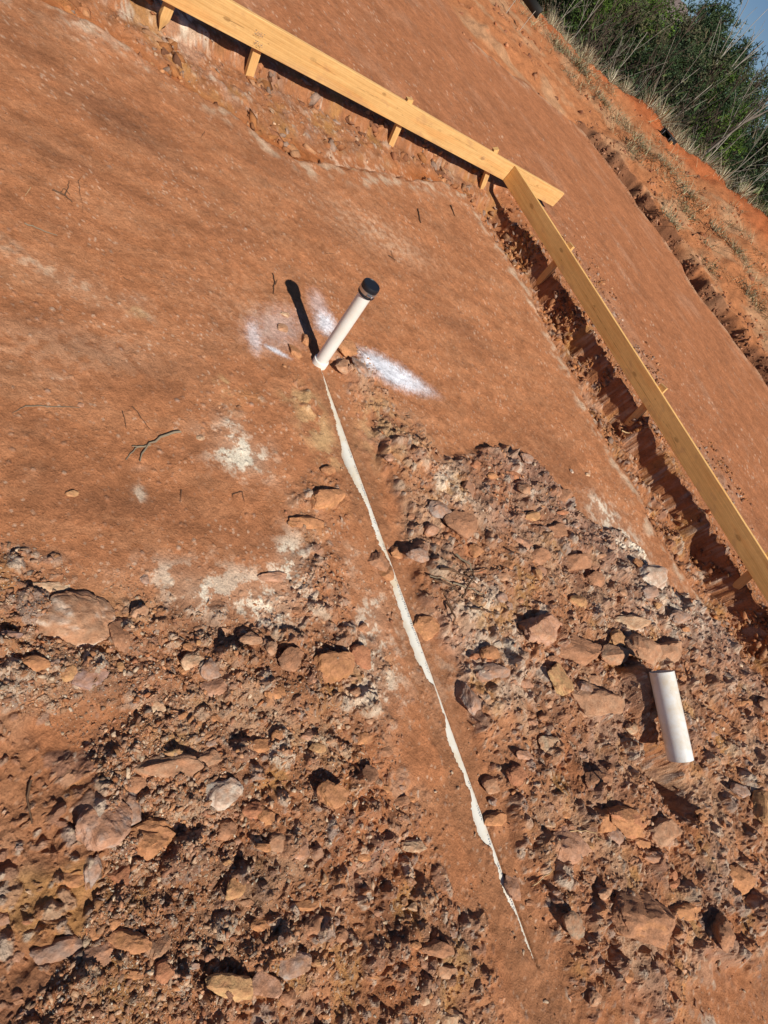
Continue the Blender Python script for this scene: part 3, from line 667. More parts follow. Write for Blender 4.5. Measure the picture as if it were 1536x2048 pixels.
# ------------------------------------------------------------------ rocks
def ico(sub):
    t = (1+5**.5)/2
    V = [(-1, t, 0), (1, t, 0), (-1, -t, 0), (1, -t, 0), (0, -1, t), (0, 1, t), (0, -1, -t), (0, 1, -t), (t, 0, -1), (t, 0, 1), (-t, 0, -1), (-t, 0, 1)]
    F = [(0, 11, 5), (0, 5, 1), (0, 1, 7), (0, 7, 10), (0, 10, 11), (1, 5, 9), (5, 11, 4), (11, 10, 2), (10, 7, 6), (7, 1, 8), (3, 9, 4), (3, 4, 2), (3, 2, 6), (3, 6, 8), (3, 8, 9), (4, 9, 5), (2, 4, 11), (6, 2, 10), (8, 6, 7), (9, 8, 1)]
    V = [np.array(v)/np.linalg.norm(v) for v in V]
    for _ in range(sub):
        mid = {}; F2 = []
        def m(a, b):
            k = (min(a, b), max(a, b))
            if k not in mid:
                v = V[a]+V[b]; V.append(v/np.linalg.norm(v)); mid[k] = len(V)-1
            return mid[k]
        for a, b, c in F:
            ab, bc, ca = m(a, b), m(b, c), m(c, a); F2 += [(a, ab, ca), (b, bc, ab), (c, ca, bc), (ab, bc, ca)]
        F = F2
    return np.array(V), np.array(F)
ICO = {k: ico(k) for k in (0, 1, 2, 3, 4)}
def rock(sub, seed, cuts=14, rough=.07, sharp=.50):
    rs = np.random.RandomState(seed); V, F = ICO[sub]; r = np.ones(len(V))
    for _ in range(cuts):
        n = rs.normal(size=3); n /= np.linalg.norm(n); d = sharp+.34*rs.rand()
        dn_ = V@n; r = np.where(dn_*r > d, d/np.maximum(dn_, 1e-3), r)
    P = V*r[:, None]/(sharp+.22)
    if rough > 0:
        f = fbm(P[:, 0]+P[:, 2]*.7+seed, P[:, 1]-P[:, 2]*.6, .55, 5, seed)*rough
        f2 = ridge(P[:, 0]*.6+P[:, 2]*2.4, P[:, 1]*1.4+P[:, 2], .6, 4, seed+5)*rough*.6
        P = P*(1+f+f2)[:, None]
    return P, F
def rot(rs, tilt=.5):
    a = rs.rand()*6.283; c, s = math.cos(a), math.sin(a); Rz = np.array([[c, -s, 0], [s, c, 0], [0, 0, 1]])
    b = (rs.rand()-.5)*2*tilt; c, s = math.cos(b), math.sin(b); Rx = np.array([[1, 0, 0], [0, c, -s], [0, s, c]])
    b = (rs.rand()-.5)*2*tilt; c, s = math.cos(b), math.sin(b); Ry = np.array([[c, 0, s], [0, 1, 0], [-s, 0, c]])
    return Rz@Rx@Ry
TONES = {'cream': (.66, .50, .33), 'orange': (.52, .25, .11), 'gray': (.36, .30, .26), 'brown': (.37, .20, .12), 'red': (.42, .17, .09), 'ochre': (.56, .33, .15), 'yellow': (.66, .43, .20), 'pink': (.50, .30, .21), 'white': (.74, .66, .54), 'tan': (.48, .30, .19), 'olive': (.31, .24, .17), 'purple': (.33, .24, .22)}
def rock_colour(P, tone, rs, second=None):
    b = np.array(TONES[tone])[None]*(.80+.16*rs.rand()); n = len(P)
    v = fbm(P[:, 0]+P[:, 2], P[:, 1]-P[:, 2]*.5, .8, 4, rs.randint(999)); l = fbm((P[:, 0]+P[:, 2]*.8)*.3, P[:, 1]*2+P[:, 2]*2, .35, 3, rs.randint(999))
    c = np.tile(b, (n, 1))*(1+.22*v+.20*l)[:, None]
    s2 = np.array(TONES[second] if second else (.45, .22, .12)); m = sstep(.0 if second else .15, .5 if second else .9, v-.1)*(.9 if second else .6)
    c = c*(1-m[:, None])+s2[None]*m[:, None]
    return np.clip(c, .02, .9)

def add_rock(px, py, w, h, tone, seed, label, lift=.35, second=None, group=None, cuts=13, rough=.09, ang=None, sub=3, flat=None, name='rock', cat='rock', sharp=.50):
    """w,h: the width and height it has in the photo, in photo pixels"""
    rs = np.random.RandomState(seed)
    c = G(px, py); x, y = c[:2]; z = float(HT(x, y)[0]); c = G(px, py, z+.01)
    dist = float((R.T@(c-CAM))[2]); sx = w/FOC*dist/2
    # direction of the photo's horizontal on the ground
    e = G(px+5, py)-G(px-5, py); e = e[:2]; le = np.linalg.norm(e)/10
    gg = G(px, py+5)-G(px, py-5); lg = np.linalg.norm(gg[:2])/10
    ax = w/2*le; ay = h/2*lg
    hz = flat if flat else min(ax, ay)*.55
    hz = min(hz, .060)
    ay = max(min(ay*.85, ax*2.6), hz*.5)
    P, F = rock(sub, seed, cuts, rough, sharp)
    col = rock_colour(P, tone, rs, second)
    b = (rs.rand()-.5)*.5; Rt = rot(rs, .18); a = math.atan2(e[1], e[0]); ca, sa = math.cos(a), math.sin(a)
    Rz = np.array([[ca, -sa, 0], [sa, ca, 0], [0, 0, 1]]); b2 = (rs.rand()-.5)*6; Pr = P@np.array([[math.cos(b2), -math.sin(b2), 0], [math.sin(b2), math.cos(b2), 0], [0, 0, 1]])
    Q = (Pr*1.06*np.array([ax, ay, hz]))@Rz.T@Rot_small(rs).T
    zz = min(float(HT(c[0], c[1])[0]), z+.03)
    nz = Q[:, 2]/hz; dust = sstep(.1, .8, nz)*.35+sstep(.2, -.3, nz)*.55; dust = np.clip(dust+.16+.35*fbm(Q[:, 0], Q[:, 1], .02, 3, seed), 0, .85)
    col = col*(1-dust[:, None])+np.array([.42, .195, .10])[None]*dust[:, None]
    me = mesh_np(name, Q, F, M_ROCK, col, True); me.set_sharp_from_angle(angle=math.radians(17))
    o = link(name, me, None, (float(c[0]), float(c[1]), zz+hz*(lift-.55)))
    return tag(o, label, cat, group)
def Rot_small(rs):
    b = (rs.rand()-.5)*.5; c, s = math.cos(b), math.sin(b); return np.array([[1, 0, 0], [0, c, -s], [0, s, c]])

ROCKS = [
 (150, 1245, 125, 105, 'tan', 'broad flat slab of layered rock, whitish and ochre, biggest at left', dict(second='white', flat=.035, sub=4, lift=.35)),
 (96, 1172, 78, 30, 'cream', 'thin cream-coloured slab just above the big whitish layered slab', dict(lift=.5)),
 (67, 1326, 60, 32, 'orange', 'smooth orange oval stone in front of a dark hollow at far left', dict(lift=.7)),
 (182, 1345, 56, 46, 'purple', 'flat grey-purple stone just below the big whitish slab', dict(lift=.2)),
 (142, 1344, 32, 28, 'ochre', 'small ochre stone touching the grey-purple flat stone', {}),
 (245, 1262, 46, 62, 'brown', 'brown upright wedge of rock right of the big whitish slab', dict(lift=.3)),
 (20, 1275, 44, 24, 'purple', 'dark stone cut off by the left edge above the orange oval', {}),
 (391, 1318, 38, 36, 'cream', 'cream chunk touching a grey one beside a dark gap', dict(lift=.6)),
 (427, 1330, 38, 36, 'gray', 'grey chunk right of the cream chunk', dict(lift=.5)),
 (372, 1339, 28, 15, 'orange', 'small orange stone under the cream chunk', dict(lift=.5)),
 (432, 1374, 62, 34, 'pink', 'pinkish block below the grey and cream chunks', dict(lift=.4)),
 (342, 1536, 92, 50, 'tan', 'tan slab with a brown top edge in the middle of the left rubble', dict(second='brown', lift=.55)),
 (278, 1562, 62, 40, 'brown', 'brown lump left of the tan slab', {}),
 (208, 1655, 72, 96, 'pink', 'large pinkish grey slab standing tilted at lower left', dict(second='gray', lift=.7, sub=4)),
 (261, 1618, 42, 56, 'gray', 'grey block leaning on the pinkish tilted slab', dict(lift=.6)),
 (446, 1590, 58, 60, 'white', 'whitish grey crumbly rock beside a deep dark hole', dict(second='gray', lift=.7)),
 (298, 1675, 108, 62, 'orange', 'wide orange-brown mound of clay right of the tilted slab', dict(lift=.3, rough=.2)),
 (186, 1742, 34, 66, 'gray', 'narrow grey splinter standing below the tilted slab', dict(lift=.6)),
 (246, 1754, 46, 52, 'red', 'red-brown stone right of the narrow grey splinter', dict(lift=.6)),
 (140, 1760, 46, 26, 'orange', 'bright orange stone left of the narrow grey splinter', dict(lift=.6)),
 (262, 1882, 62, 40, 'orange', 'rounded orange stone under a black shadow near the bottom left', dict(lift=.6)),
 (322, 1896, 36, 70, 'tan', 'long beige stone right of the rounded orange stone', dict(lift=.5)),
 (196, 1912, 56, 52, 'pink', 'pink stone left of the long beige stone', dict(lift=.5)),
 (464, 1972, 78, 54, 'yellow', 'bright yellow wedge of rock near the bottom', dict(lift=.8, second='ochre')),
 (527, 1972, 54, 54, 'pink', 'pale pink wedge touching the yellow wedge', dict(lift=.7)),
 (577, 1932, 62, 66, 'gray', 'grey-beige lump above and right of the pink wedge', dict(second='tan', lift=.4)),
 (268, 1950, 70, 28, 'orange', 'low orange slab below the rounded orange stone', {}),
 (335, 1948, 38, 44, 'red', 'reddish clod right of the low orange slab', dict(lift=.5)),
 (110, 1905, 80, 62, 'gray', 'broad grey stone near the bottom left edge', {}),
 (512, 1622, 30, 34, 'red', 'dark red wedge in the deep dark hole', dict(lift=.7)),
 (536, 1628, 30, 36, 'orange', 'orange wedge beside the dark red one', dict(lift=.7)),
 (455, 1660, 48, 30, 'brown', 'brown slab at the lip of the deep dark hole', dict(lift=.5)),
 (566, 1680, 50, 42, 'tan', 'flat tan stone in the middle of the lower rubble', dict(lift=.1)),
 (606, 1700, 38, 50, 'pink', 'pinkish upright stone right of the flat tan stone', dict(lift=.2)),
 (622, 1811, 38, 24, 'orange', 'small bright orange stone under a black gap', dict(lift=.7)),
 (640, 1850, 30, 50, 'brown', 'upright brown stone below the small bright orange one', dict(lift=.5)),
 (672, 1332, 62, 58, 'orange', 'triangular orange flagstone with a black shadow along its top', dict(flat=.028, lift=.75)),
 (652, 994, 62, 44, 'orange', 'flat orange flagstone left of the upper part of the buried pipe', dict(flat=.03, lift=.7)),
 (620, 1040, 60, 24, 'orange', 'low slab just below the flat orange flagstone', dict(flat=.02, lift=.4)),
 (657, 941, 20, 16, 'orange', 'small bright orange chip above the orange flagstone', dict(lift=.8)),
 (732, 1552, 34, 48, 'brown', 'brown stone with a dark hollow on its left beside the pipe', dict(lift=.6)),
 (870, 1242, 44, 42, 'orange', 'clay clod right of the pipe with shadow behind it', dict(lift=.6)),
 (1077, 1262, 60, 58, 'pink', 'big rounded pinkish boulder throwing a deep black shadow', dict(second='tan', lift=1.15, sub=4, cuts=10)),
 (1162, 1303, 80, 46, 'brown', 'wide brown boulder between the rounded boulder and the loose pipe', dict(lift=.7)),
 (1241, 1274, 30, 30, 'ochre', 'ochre cube-like stone above the loose pipe', dict(lift=.9)),
 (1232, 1309, 34, 28, 'tan', 'small beige round stone below the ochre stone', dict(lift=.8)),
 (1282, 1303, 44, 42, 'tan', 'round brownish cobble at the upper end of the loose pipe', dict(second='brown', lift=.55)),
 (1340, 1302, 46, 40, 'tan', 'angular tan stone above right of the loose pipe', dict(lift=.6)),
 (1240, 1385, 62, 58, 'tan', 'flat tan block left of the loose pipe', dict(lift=.3)),
 (1122, 1360, 36, 60, 'yellow', 'yellow-orange rock standing in a dark cleft', dict(second='orange', lift=.6)),
 (1265, 1637, 82, 52, 'orange', 'large orange rock below the loose pipe', dict(lift=.75, sub=4, second='red')),
 (1206, 1640, 36, 58, 'orange', 'narrow orange rock left of the large orange rock', dict(lift=.7)),
 (1229, 1671, 34, 34, 'gray', 'round grey stone under the large orange rock', dict(lift=.6)),
 (1324, 1662, 40, 48, 'tan', 'beige block right of the large orange rock', dict(lift=.5)),
 (1278, 1684, 40, 24, 'orange', 'thin orange slab beneath the large orange rock', dict(lift=.5)),
 (1290, 1845, 92, 92, 'brown', 'big rounded brown boulder near the bottom right', dict(second='orange', lift=.55, sub=4, cuts=10)),
 (1139, 1846, 30, 50, 'olive', 'olive-grey split stone left of the big brown boulder', dict(lift=.8)),
 (1145, 1692, 84, 58, 'pink', 'flat pink flagstone between the pipe and the large orange rock', dict(flat=.03, lift=.45)),
 (1190, 1560, 34, 30, 'brown', 'brown stone in a shaded hollow below left of the loose pipe', dict(lift=.6)),
 (1187, 1755, 32, 22, 'tan', 'flat tan chip above the olive-grey split stone', dict(lift=.5)),
 (1237, 1840, 16, 34, 'red', 'thin red splinter left of the big brown boulder', dict(lift=.9)),
 (1256, 1952, 28, 36, 'orange', 'orange stone standing below the big brown boulder', dict(lift=.5)),
 (1187, 1996, 20, 30, 'tan', 'slender beige stone near the bottom, right of the pipe end', dict(lift=.9)),
 (1435, 1860, 34, 56, 'brown', 'brown stone beside a dark cleft at lower right', dict(lift=.6)),
 (1366, 1768, 22, 16, 'red', 'small red flat stone at lower right', dict(lift=.7)),
 (1360, 1750, 18, 22, 'red', 'small red upright stone at lower right', dict(lift=.7)),
 (1520, 1620, 30, 60, 'ochre', 'ochre stone at the right edge below the loose pipe', dict(lift=.4)),
 (1490, 1580, 40, 26, 'gray', 'grey flat stone near the right edge', dict(lift=.4)),
 (1299, 1163, 40, 34, 'white', 'white crumbly rock at the right rim of the rubble mound', dict(lift=.8, second='gray')),
 (1296, 1184, 22, 20, 'gray', 'small bluish grey stone touching the white crumbly rock', dict(lift=.6)),
 (1262, 1246, 44, 20, 'cream', 'low cream slab above the ochre stone', dict(lift=.5)),
 (1293, 1247, 18, 12, 'white', 'small white stone right of the low cream slab', dict(lift=.6)),
 (935, 1043, 46, 36, 'brown', 'dull brown angular rock in the upper part of the rubble mound', dict(lift=.6)),
 (950, 1161, 16, 13, 'white', 'small bright white stone beside the twig pile', dict(lift=.9)),
 (1068, 1150, 15, 18, 'ochre', 'small upright tan stone in the middle of the mound', dict(lift=.9)),
 (1025, 1128, 24, 16, 'orange', 'orange flat stone in the middle of the mound', dict(lift=.8)),
 (1072, 1030, 18, 14, 'ochre', 'light ochre stone high on the mound', dict(lift=.8)),
 (1052, 918, 26, 14, 'gray', 'grey chip at the top rim of the mound', dict(lift=.8)),
 (1030, 950, 30, 12, 'red', 'flat reddish slab at the top rim of the mound', dict(lift=.7)),
 (806, 1098, 26, 20, 'orange', 'clay clod right of the buried pipe near its middle', dict(lift=.6)),
 (758, 1124, 28, 30, 'brown', 'dark brown clod sitting on the buried pipe', dict(lift=.9)),
 (778, 1143, 22, 24, 'orange', 'orange clod lying over the buried pipe below the dark one', dict(lift=.9)),
 (590, 702, 16, 26, 'orange', 'upright orange clod left of the riser pipe', dict(lift=1.0)),
 (614, 676, 18, 20, 'orange', 'orange clod in the shadow behind the riser pipe', dict(lift=.7)),
 (692, 700, 34, 28, 'orange', 'rounded orange clod right behind the riser pipe', dict(lift=.8)),
 (668, 706, 22, 22, 'brown', 'small clod touching the right of the riser pipe', dict(lift=.8)),
 (690, 735, 24, 20, 'tan', 'tan clod right of the riser pipe base', dict(lift=.5)),
 (720, 738, 16, 36, 'gray', 'dark grey upright rock at the edge of the white paint', dict(lift=.8)),
 (565, 655, 14, 12, 'tan', 'little clod on the paint left of the riser shadow', dict(lift=.8)),
 (571, 649-22, 12, 9, 'cream', 'little cream pebble by the tip of the paint', dict(lift=.8)),
 (144, 986, 22, 13, 'ochre', 'small ochre pebble alone on the smooth pad at left', dict(lift=.9)),
 (163, 808, 10, 8, 'pink', 'tiny pink pebble alone on the smooth pad', dict(lift=.9)),
 (402, 875, 14, 11, 'cream', 'cream pebble left of the white chalk patch', dict(lift=.8)),
 (1145, 942, 6, 6, 'white', 'tiny white pebble on the pad above the mound', dict(lift=.9)),
 (1177, 948, 6, 6, 'cream', 'tiny cream pebble on the pad above the mound', dict(lift=.9)),
 (292, 1155, 14, 20, 'gray', 'grey-blue chip left of the white patches', dict(lift=.8)),
 (505, 1278, 34, 24, 'tan', 'tan flake right of a crack below the white patch', dict(lift=.3)),
 (540, 1298, 22, 22, 'tan', 'small tan block beside the tan flake', dict(lift=.5)),
 (550, 1150, 50, 18, 'pink', 'pink wafer lying on the white patch', dict(lift=.5, flat=.012)),
 (632, 1498, 24, 20, 'yellow', 'pale yellow lump left of the pipe', dict(lift=.6)),
 (349, 1508, 34, 14, 'yellow', 'mustard yellow chip on the top of the tan slab', dict(lift=1.0)),
 (420, 1520, 44, 38, 'tan', 'beige lump right of the tan slab', dict(lift=.3)),
 (430, 1568, 22, 34, 'olive', 'dark upright stone left of the whitish crumbly rock', dict(lift=.6)),
 (620, 1470, 30, 20, 'pink', 'pinkish chip above the pale yellow lump', dict(lift=.3)),
 (1010, 1340, 40, 30, 'gray', 'grey hardpan edge right of the buried pipe', dict(lift=.2)),
 (955, 1390, 30, 70, 'gray', 'smooth grey ledge of hardpan right of the pipe', dict(lift=.25)),
 (1030, 1775, 26, 60, 'pink', 'long pinkish stone beside the lower end of the pipe', dict(lift=.3)),
 (1045, 1550, 30, 30, 'red', 'reddish block above a dark cleft right of the pipe', dict(lift=.5)),
 (1500, 1762, 46, 60, 'orange', 'orange block at the lower right edge', dict(lift=.3)),
]
for i, (px, py, w, h, tone, lab, kw) in enumerate(ROCKS):
    small = max(w, h) < 24
    kw = dict(kw); kw.setdefault('sub', 2 if small else 3)
    add_rock(px, py, w, h, tone, 1000+i*13, lab, name='pebble' if small else 'rock', cat='pebble' if small else 'rock', **kw)

# further loose stones of the rubble, alike among themselves
rs = np.random.RandomState(77)
ZONEN = [('left rubble', Z_LEFT, 'the rubble left of the buried pipe'), ('right rubble', Z_RIGHT, 'the rubble right of the buried pipe')]
WORD = {'cream': 'cream', 'orange': 'orange', 'gray': 'grey', 'brown': 'brown', 'red': 'dark red', 'ochre': 'ochre', 'pink': 'pinkish', 'tan': 'tan'}
CUTW = [' just', ' beside', ' in ', ' at ', ' right', ' left', ' under', ' above', ' below', ' near', ' with', ' touching', ',', ' between', ' standing', ' throwing', ' lying', ' leaning', ' cut', ' from', ' high', ' sitting', ' over', ' alone', ' by ', ' on ', ' beneath']
def short(l):
    k = min([l.find(c, 6) for c in CUTW if l.find(c, 6) > 0] or [len(l)]); return l[:k]
USED = set()
def stone_label(px, py, w, h, tone):
    size = 'tiny' if w < 15 else 'small' if w < 22 else 'medium'; shp = 'flat' if h < w*.65 else 'upright' if h > w*1.0 else 'chunky'
    near_ = sorted(ROCKS, key=lambda a: (a[0]-px)**2+(a[1]-py)**2)
    for far_, k in ((0, 0), (0, 1), (0, 2), (1, 0), (1, 1), (1, 2), (1, 3)):
        a = near_[k]; dx, dy = px-a[0], py-a[1]
        d = ('right of' if dx > 0 else 'left of') if abs(dx) > abs(dy) else ('below' if dy > 0 else 'above')
        l = '%s %s %s stone %s%s the %s' % (size, shp, tone, 'well ' if far_ else '', d, short(a[5]))
        if l not in USED and len(l.split()) <= 16: break
    USED.add(l); return l
placed = [(a[0], a[1], max(a[2], a[3])) for a in ROCKS]; cnt = 0; tries = 0
tonek = list(WORD)
while cnt < 165 and tries < 6000:
    tries += 1
    px, py = rs.uniform(0, 1536), rs.uniform(900, 2048)
    zi = 0 if rs.rand() < .5 else 1
    g0 = G(px, py); sd0 = poly_sdf(np.array([g0[0]]), np.array([g0[1]]), ZONEN[zi][1])[0]
    if sd0 < .03: continue
    if zi == 0 and py < 1230 and rs.rand() < .8: continue
    if poly_sdf(np.array([g0[0]]), np.array([g0[1]]), Z_CALM)[0] > -.02 or poly_sdf(np.array([g0[0]]), np.array([g0[1]]), Z_CALM2)[0] > 0: continue
    s_, t_, _q = seg(g0[0], g0[1], PA, PB)
    if abs(t_) < .10 and s_ > -.05: continue
    w = 13+30*rs.rand()**2.2; w *= .6+.55*(py/2048)
    if any((px-a)**2+(py-b)**2 < ((c+w)*.5)**2 for a, b, c in placed): continue
    if 1290 < px < 1400 and 1330 < py < 1530: continue
    placed.append((px, py, w)); tone = tonek[rs.choice(len(tonek), p=[.08, .22, .12, .18, .08, .06, .12, .14])]
    hh_ = w*(.55+.6*rs.rand())
    add_rock(px, py, w, hh_, tone, 5000+cnt*7, stone_label(px, py, w, hh_, WORD[tone]), lift=.35+.4*rs.rand(), sub=2 if w < 22 else 3,
             group='small %s stones in the %s' % (WORD[tone], ZONEN[zi][0]), name='stone', cat='stone')
    cnt += 1

# crumbs and gravel nobody could count
def scatter(name, n, seed, smin, smax, density, bases, cap=None, zoff=.05, tones=None):
    rs = np.random.RandomState(seed)
    az = rs.uniform(math.radians(-40), math.radians(150), n*6); rr = np.exp(rs.uniform(math.log(.35), math.log(9.5), n*6))
    x = rr*np.cos(az); y = rr*np.sin(az)
    z, c = terrain(x, y)
    d = density(x, y, c); keep = rs.rand(len(x)) < d; keep &= ~((np.abs(c['t_']) < .042) & (c['s_'] > 0) & (c['s_'] < PLEN))
    x, y, z = x[keep][:n], y[keep][:n], z[keep][:n]; rr = rr[keep][:n]; m = len(x)
    size = smin*(smax/smin)**(rs.rand(m)**2.4)*np.clip(rr/2.6, .75, 1.6)
    col0 = np.array(tones)[rs.randint(0, len(tones), m)]*(.62+.5*rs.rand(m))[:, None]
    Vs, Fs, Cs, off = [], [], [], 0; which = rs.randint(0, len(bases), m)
    for b, (P, F) in enumerate(bases):
        k = np.where(which == b)[0]
        if len(k) == 0: continue
        a = rs.rand(len(k))*6.283; ca, sa = np.cos(a), np.sin(a); tl = (rs.rand(len(k))-.5)*1.2; ct, st = np.cos(tl), np.sin(tl)
        sc = np.column_stack([1+.5*rs.rand(len(k)), .6+.4*rs.rand(len(k)), .45+.4*rs.rand(len(k))])*size[k][:, None]*.5
        Q = P[None]*sc[:, None, :]
        Q = np.stack([Q[..., 0]*ct[:, None]-Q[..., 2]*st[:, None], Q[..., 1], Q[..., 0]*st[:, None]+Q[..., 2]*ct[:, None]], -1)
        Q = np.stack([Q[..., 0]*ca[:, None]-Q[..., 1]*sa[:, None], Q[..., 0]*sa[:, None]+Q[..., 1]*ca[:, None], Q[..., 2]], -1)
        Q = Q+np.stack([x[k], y[k], z[k]+size[k]*zoff*.5], -1)[:, None]
        Vs.append(Q.reshape(-1, 3)); Fs.append((F[None]+(np.arange(len(k))*len(P))[:, None, None]+off).reshape(-1, 3)); off += len(k)*len(P)
        Cs.append(np.repeat(col0[k], len(P), 0))
    me = mesh_np(name, np.vstack(Vs), np.vstack(Fs), M_ROCK, np.clip(np.vstack(Cs), .02, .9))
    return link(name, me), m
def hull(seed, npts, ax):
    rs = np.random.RandomState(seed); P = rs.normal(size=(npts, 3)); P /= np.linalg.norm(P, axis=1)[:, None]; P *= (.75+.25*rs.rand(npts))[:, None]; P *= np.array(ax)
    bm = bmesh.new(); vs = [bm.verts.new(p) for p in P]; bmesh.ops.convex_hull(bm, input=vs)
    for v in [v for v in bm.verts if not v.link_faces]: bm.verts.remove(v)
    bmesh.ops.triangulate(bm, faces=bm.faces[:]); bmesh.ops.recalc_face_normals(bm, faces=bm.faces[:]); bm.verts.index_update()
    V = np.array([v.co[:] for v in bm.verts]); F = np.array([[v.index for v in f.verts] for f in bm.faces]); bm.free(); return V, F
B1 = [hull(930+i, 9+i % 5, (1.05, .95, .8)) for i in range(30)]
B0 = [hull(1930+i, 6+i % 3, (1.1, .9, .7)) for i in range(20)]
PAL = [(.34, .15, .08), (.42, .175, .08), (.40, .25, .16), (.52, .34, .22), (.44, .22, .12), (.50, .27, .15), (.40, .20, .12), (.34, .18, .11), (.54, .34, .21), (.47, .23, .11), (.42, .30, .22), (.60, .44, .30), (.50, .24, .12), (.46, .27, .17)]
def den_rub(x, y, c): return np.clip(c['rub']*(.35+.8*sstep(-.3, .4, fbm(x, y, .25, 3, 881)))+c['clod']*.35+c['lip']*.5*(c['q'] < 12)+.10*c['band'], 0, 1)
o, m = scatter('rubble', 26000, 1, .007, .036, den_rub, B1, tones=PAL); tag(o, 'crumbled reddish brown rubble spread over the broken ground', 'rubble', kind='stuff'); print('rubble', m)
def den_cr(x, y, c):
    return np.clip(c['rub']*.9+c['clod']*.5+c['band']*.45+c['lip']*.5+.035+.09*(c['ml'] > .02)+.25*np.exp(-((c['s2']+.10)/.10)**2)*(c['q'] < 6)+.2*np.exp(-((c['s1']+.10)/.12)**2), 0, 1)
def den_pale(x, y, c): return c['mr']*np.exp(-(((x-1.15)/.75)**2+((y-3.25)/.75)**2))*.9+c['ml']*.12
o, m = scatter('gravel', 9000, 12, .006, .020, den_pale, B1, tones=[(.62, .50, .37), (.52, .40, .30), (.68, .58, .44), (.45, .33, .26)]); tag(o, 'pale cream grit and small chips strewn over the rubble mound', 'gravel', kind='stuff')
o, m = scatter('gravel', 80000, 2, .0035, .012, den_cr, B0, tones=PAL+[(.66, .52, .38)]); tag(o, 'fine reddish gravel and soil crumbs sprinkled over pad and rubble', 'gravel', kind='stuff'); print('gravel', m)

def clods(name, x, y, z, size, tones, seed, label, flatness=(.6, .5)):
    rs = np.random.RandomState(seed); m = len(x); Vs, Fs, Cs, off = [], [], [], 0; which = rs.randint(0, len(B1), m); col0 = np.array(tones)[rs.randint(0, len(tones), m)]*(.65+.55*rs.rand(m))[:, None]
    for b, (P, F) in enumerate(B1):
        k = np.where(which == b)[0]
        if not len(k): continue
        A = rs.rand(len(k), 3)*6.283; sc = np.column_stack([1+.7*rs.rand(len(k)), .7+.4*rs.rand(len(k)), flatness[0]+flatness[1]*rs.rand(len(k))])*size[k][:, None]*.5; Q = P[None]*sc[:, None, :]
        for ax_, (u_, v_) in enumerate(((0, 1), (1, 2), (0, 1))):
            c_, s_ = np.cos(A[:, ax_])[:, None], np.sin(A[:, ax_])[:, None]; a_, b_ = Q[..., u_].copy(), Q[..., v_].copy(); Q[..., u_] = a_*c_-b_*s_; Q[..., v_] = a_*s_+b_*c_
        Q = Q+np.stack([x[k], y[k], z[k]], -1)[:, None]; Vs.append(Q.reshape(-1, 3)); Fs.append((F[None]+(np.arange(len(k))*len(P))[:, None, None]+off).reshape(-1, 3)); off += len(k)*len(P); Cs.append(np.repeat(col0[k], len(P), 0))
    tag(link(name, mesh_np(name, np.vstack(Vs), np.vstack(Fs), M_ROCK, np.clip(np.vstack(Cs), .02, .9))), label, 'clods', kind='stuff')
CT = [(.36, .155, .07), (.42, .18, .08), (.28, .12, .06), (.40, .21, .11), (.46, .23, .11), (.33, .22, .16), (.22, .10, .055), (.38, .16, .06)]
rs = np.random.RandomState(611); n = 9000
p = rs.uniform(-4.2, 2.6, n); q = np.where(rs.rand(n) < .45, 5.57+.03*rs.normal(size=n), np.where(rs.rand(n) < .6, 5.55-.6*rs.rand(n)**1.5, 5.6+.35*rs.rand(n)**1.4))
x, y = XY(p, q); zt = HT(x, y); z = zt+.002; k = (fbm(p, q*.4, .35, 4, 612)+rs.rand(n)*.7 > .58)
clods('clods', x[k], y[k], z[k], (.018+.080*rs.rand(n)**2.6)[k], CT, 613, 'broken clods of clay along the back wall of the right-hand trench')
n = 5200; q = rs.uniform(1.0, 5.5, n); pn_ = np.interp(q, T1Q, T1P); p = pn_-.12-(pn_-.12+4.5)*rs.rand(n)**.8; x, y = XY(p, q); z = HT(x, y); k = fbm(x, y, .25, 4, 614)+rs.rand(n)*.8 > .93
clods('clods', x[k], y[k], z[k]-.004, (.020+.11*rs.rand(n)**2.6)[k], CT, 615, 'jagged clods of ochre clay on the cut face under the sunlit board')
n = 9000; p = rs.uniform(-8.8, 2.5, n); qe = np.interp(p, [-9, -8, -7, -5, -3, -1, 1], [11.6, 12.1, 12.35, 12.2, 12.15, 12.45, 12.7]); x, y = XY(p, qe); en = fbm(x, y, 1.2, 4, 22)*.16
w_ = rs.rand(n); q = np.where(w_ < .5, qe-en+.30+.05*rs.normal(size=n), np.where(w_ < .75, qe-en+.36+rs.rand(n)**1.6*1.3, qe-en-.04-.22*rs.rand(n)**1.5)); x, y = XY(p, q); zt = HT(x, y); z = zt-.005
k = (fbm(p, q*.4, .5, 4, 616)+rs.rand(n)*.8 > .38); sz = (.02+.09*rs.rand(n)**2.6)*np.where(w_ > .75, .5, 1)
clods('clods', x[k], y[k], z[k], sz[k], [(.30, .13, .065), (.22, .095, .05), (.38, .17, .085), (.42, .22, .13), (.17, .075, .045)], 617, 'crumbling clods along the dark eroded ditch beyond the road')
n = 5200; p = rs.uniform(-17, 1.5, n); q = np.where(p < -8.6, rs.uniform(8., 17, n), rs.uniform(12.9, 17.5, n)); x, y = XY(p, q); z = HT(x, y); cl_ = fbm(x, y, 1.0, 4, 618); k = cl_+rs.rand(n)*.7 > .40
clods('clods', x[k], y[k], z[k]-.01, (.03+.14*rs.rand(n)**2.6)[k], [(.40, .15, .065), (.34, .12, .05), (.44, .20, .10), (.26, .11, .06)], 619, 'scattered red clods on the rough bank beyond the ditch')
n = 2600; p = rs.uniform(-4.0, 2.5, n); q = 6.0+1.1*rs.rand(n)**1.3; x, y = XY(p, q); z = HT(x, y); k = fbm(x, y, .8, 3, 71)+rs.rand(n)*.6 > .30
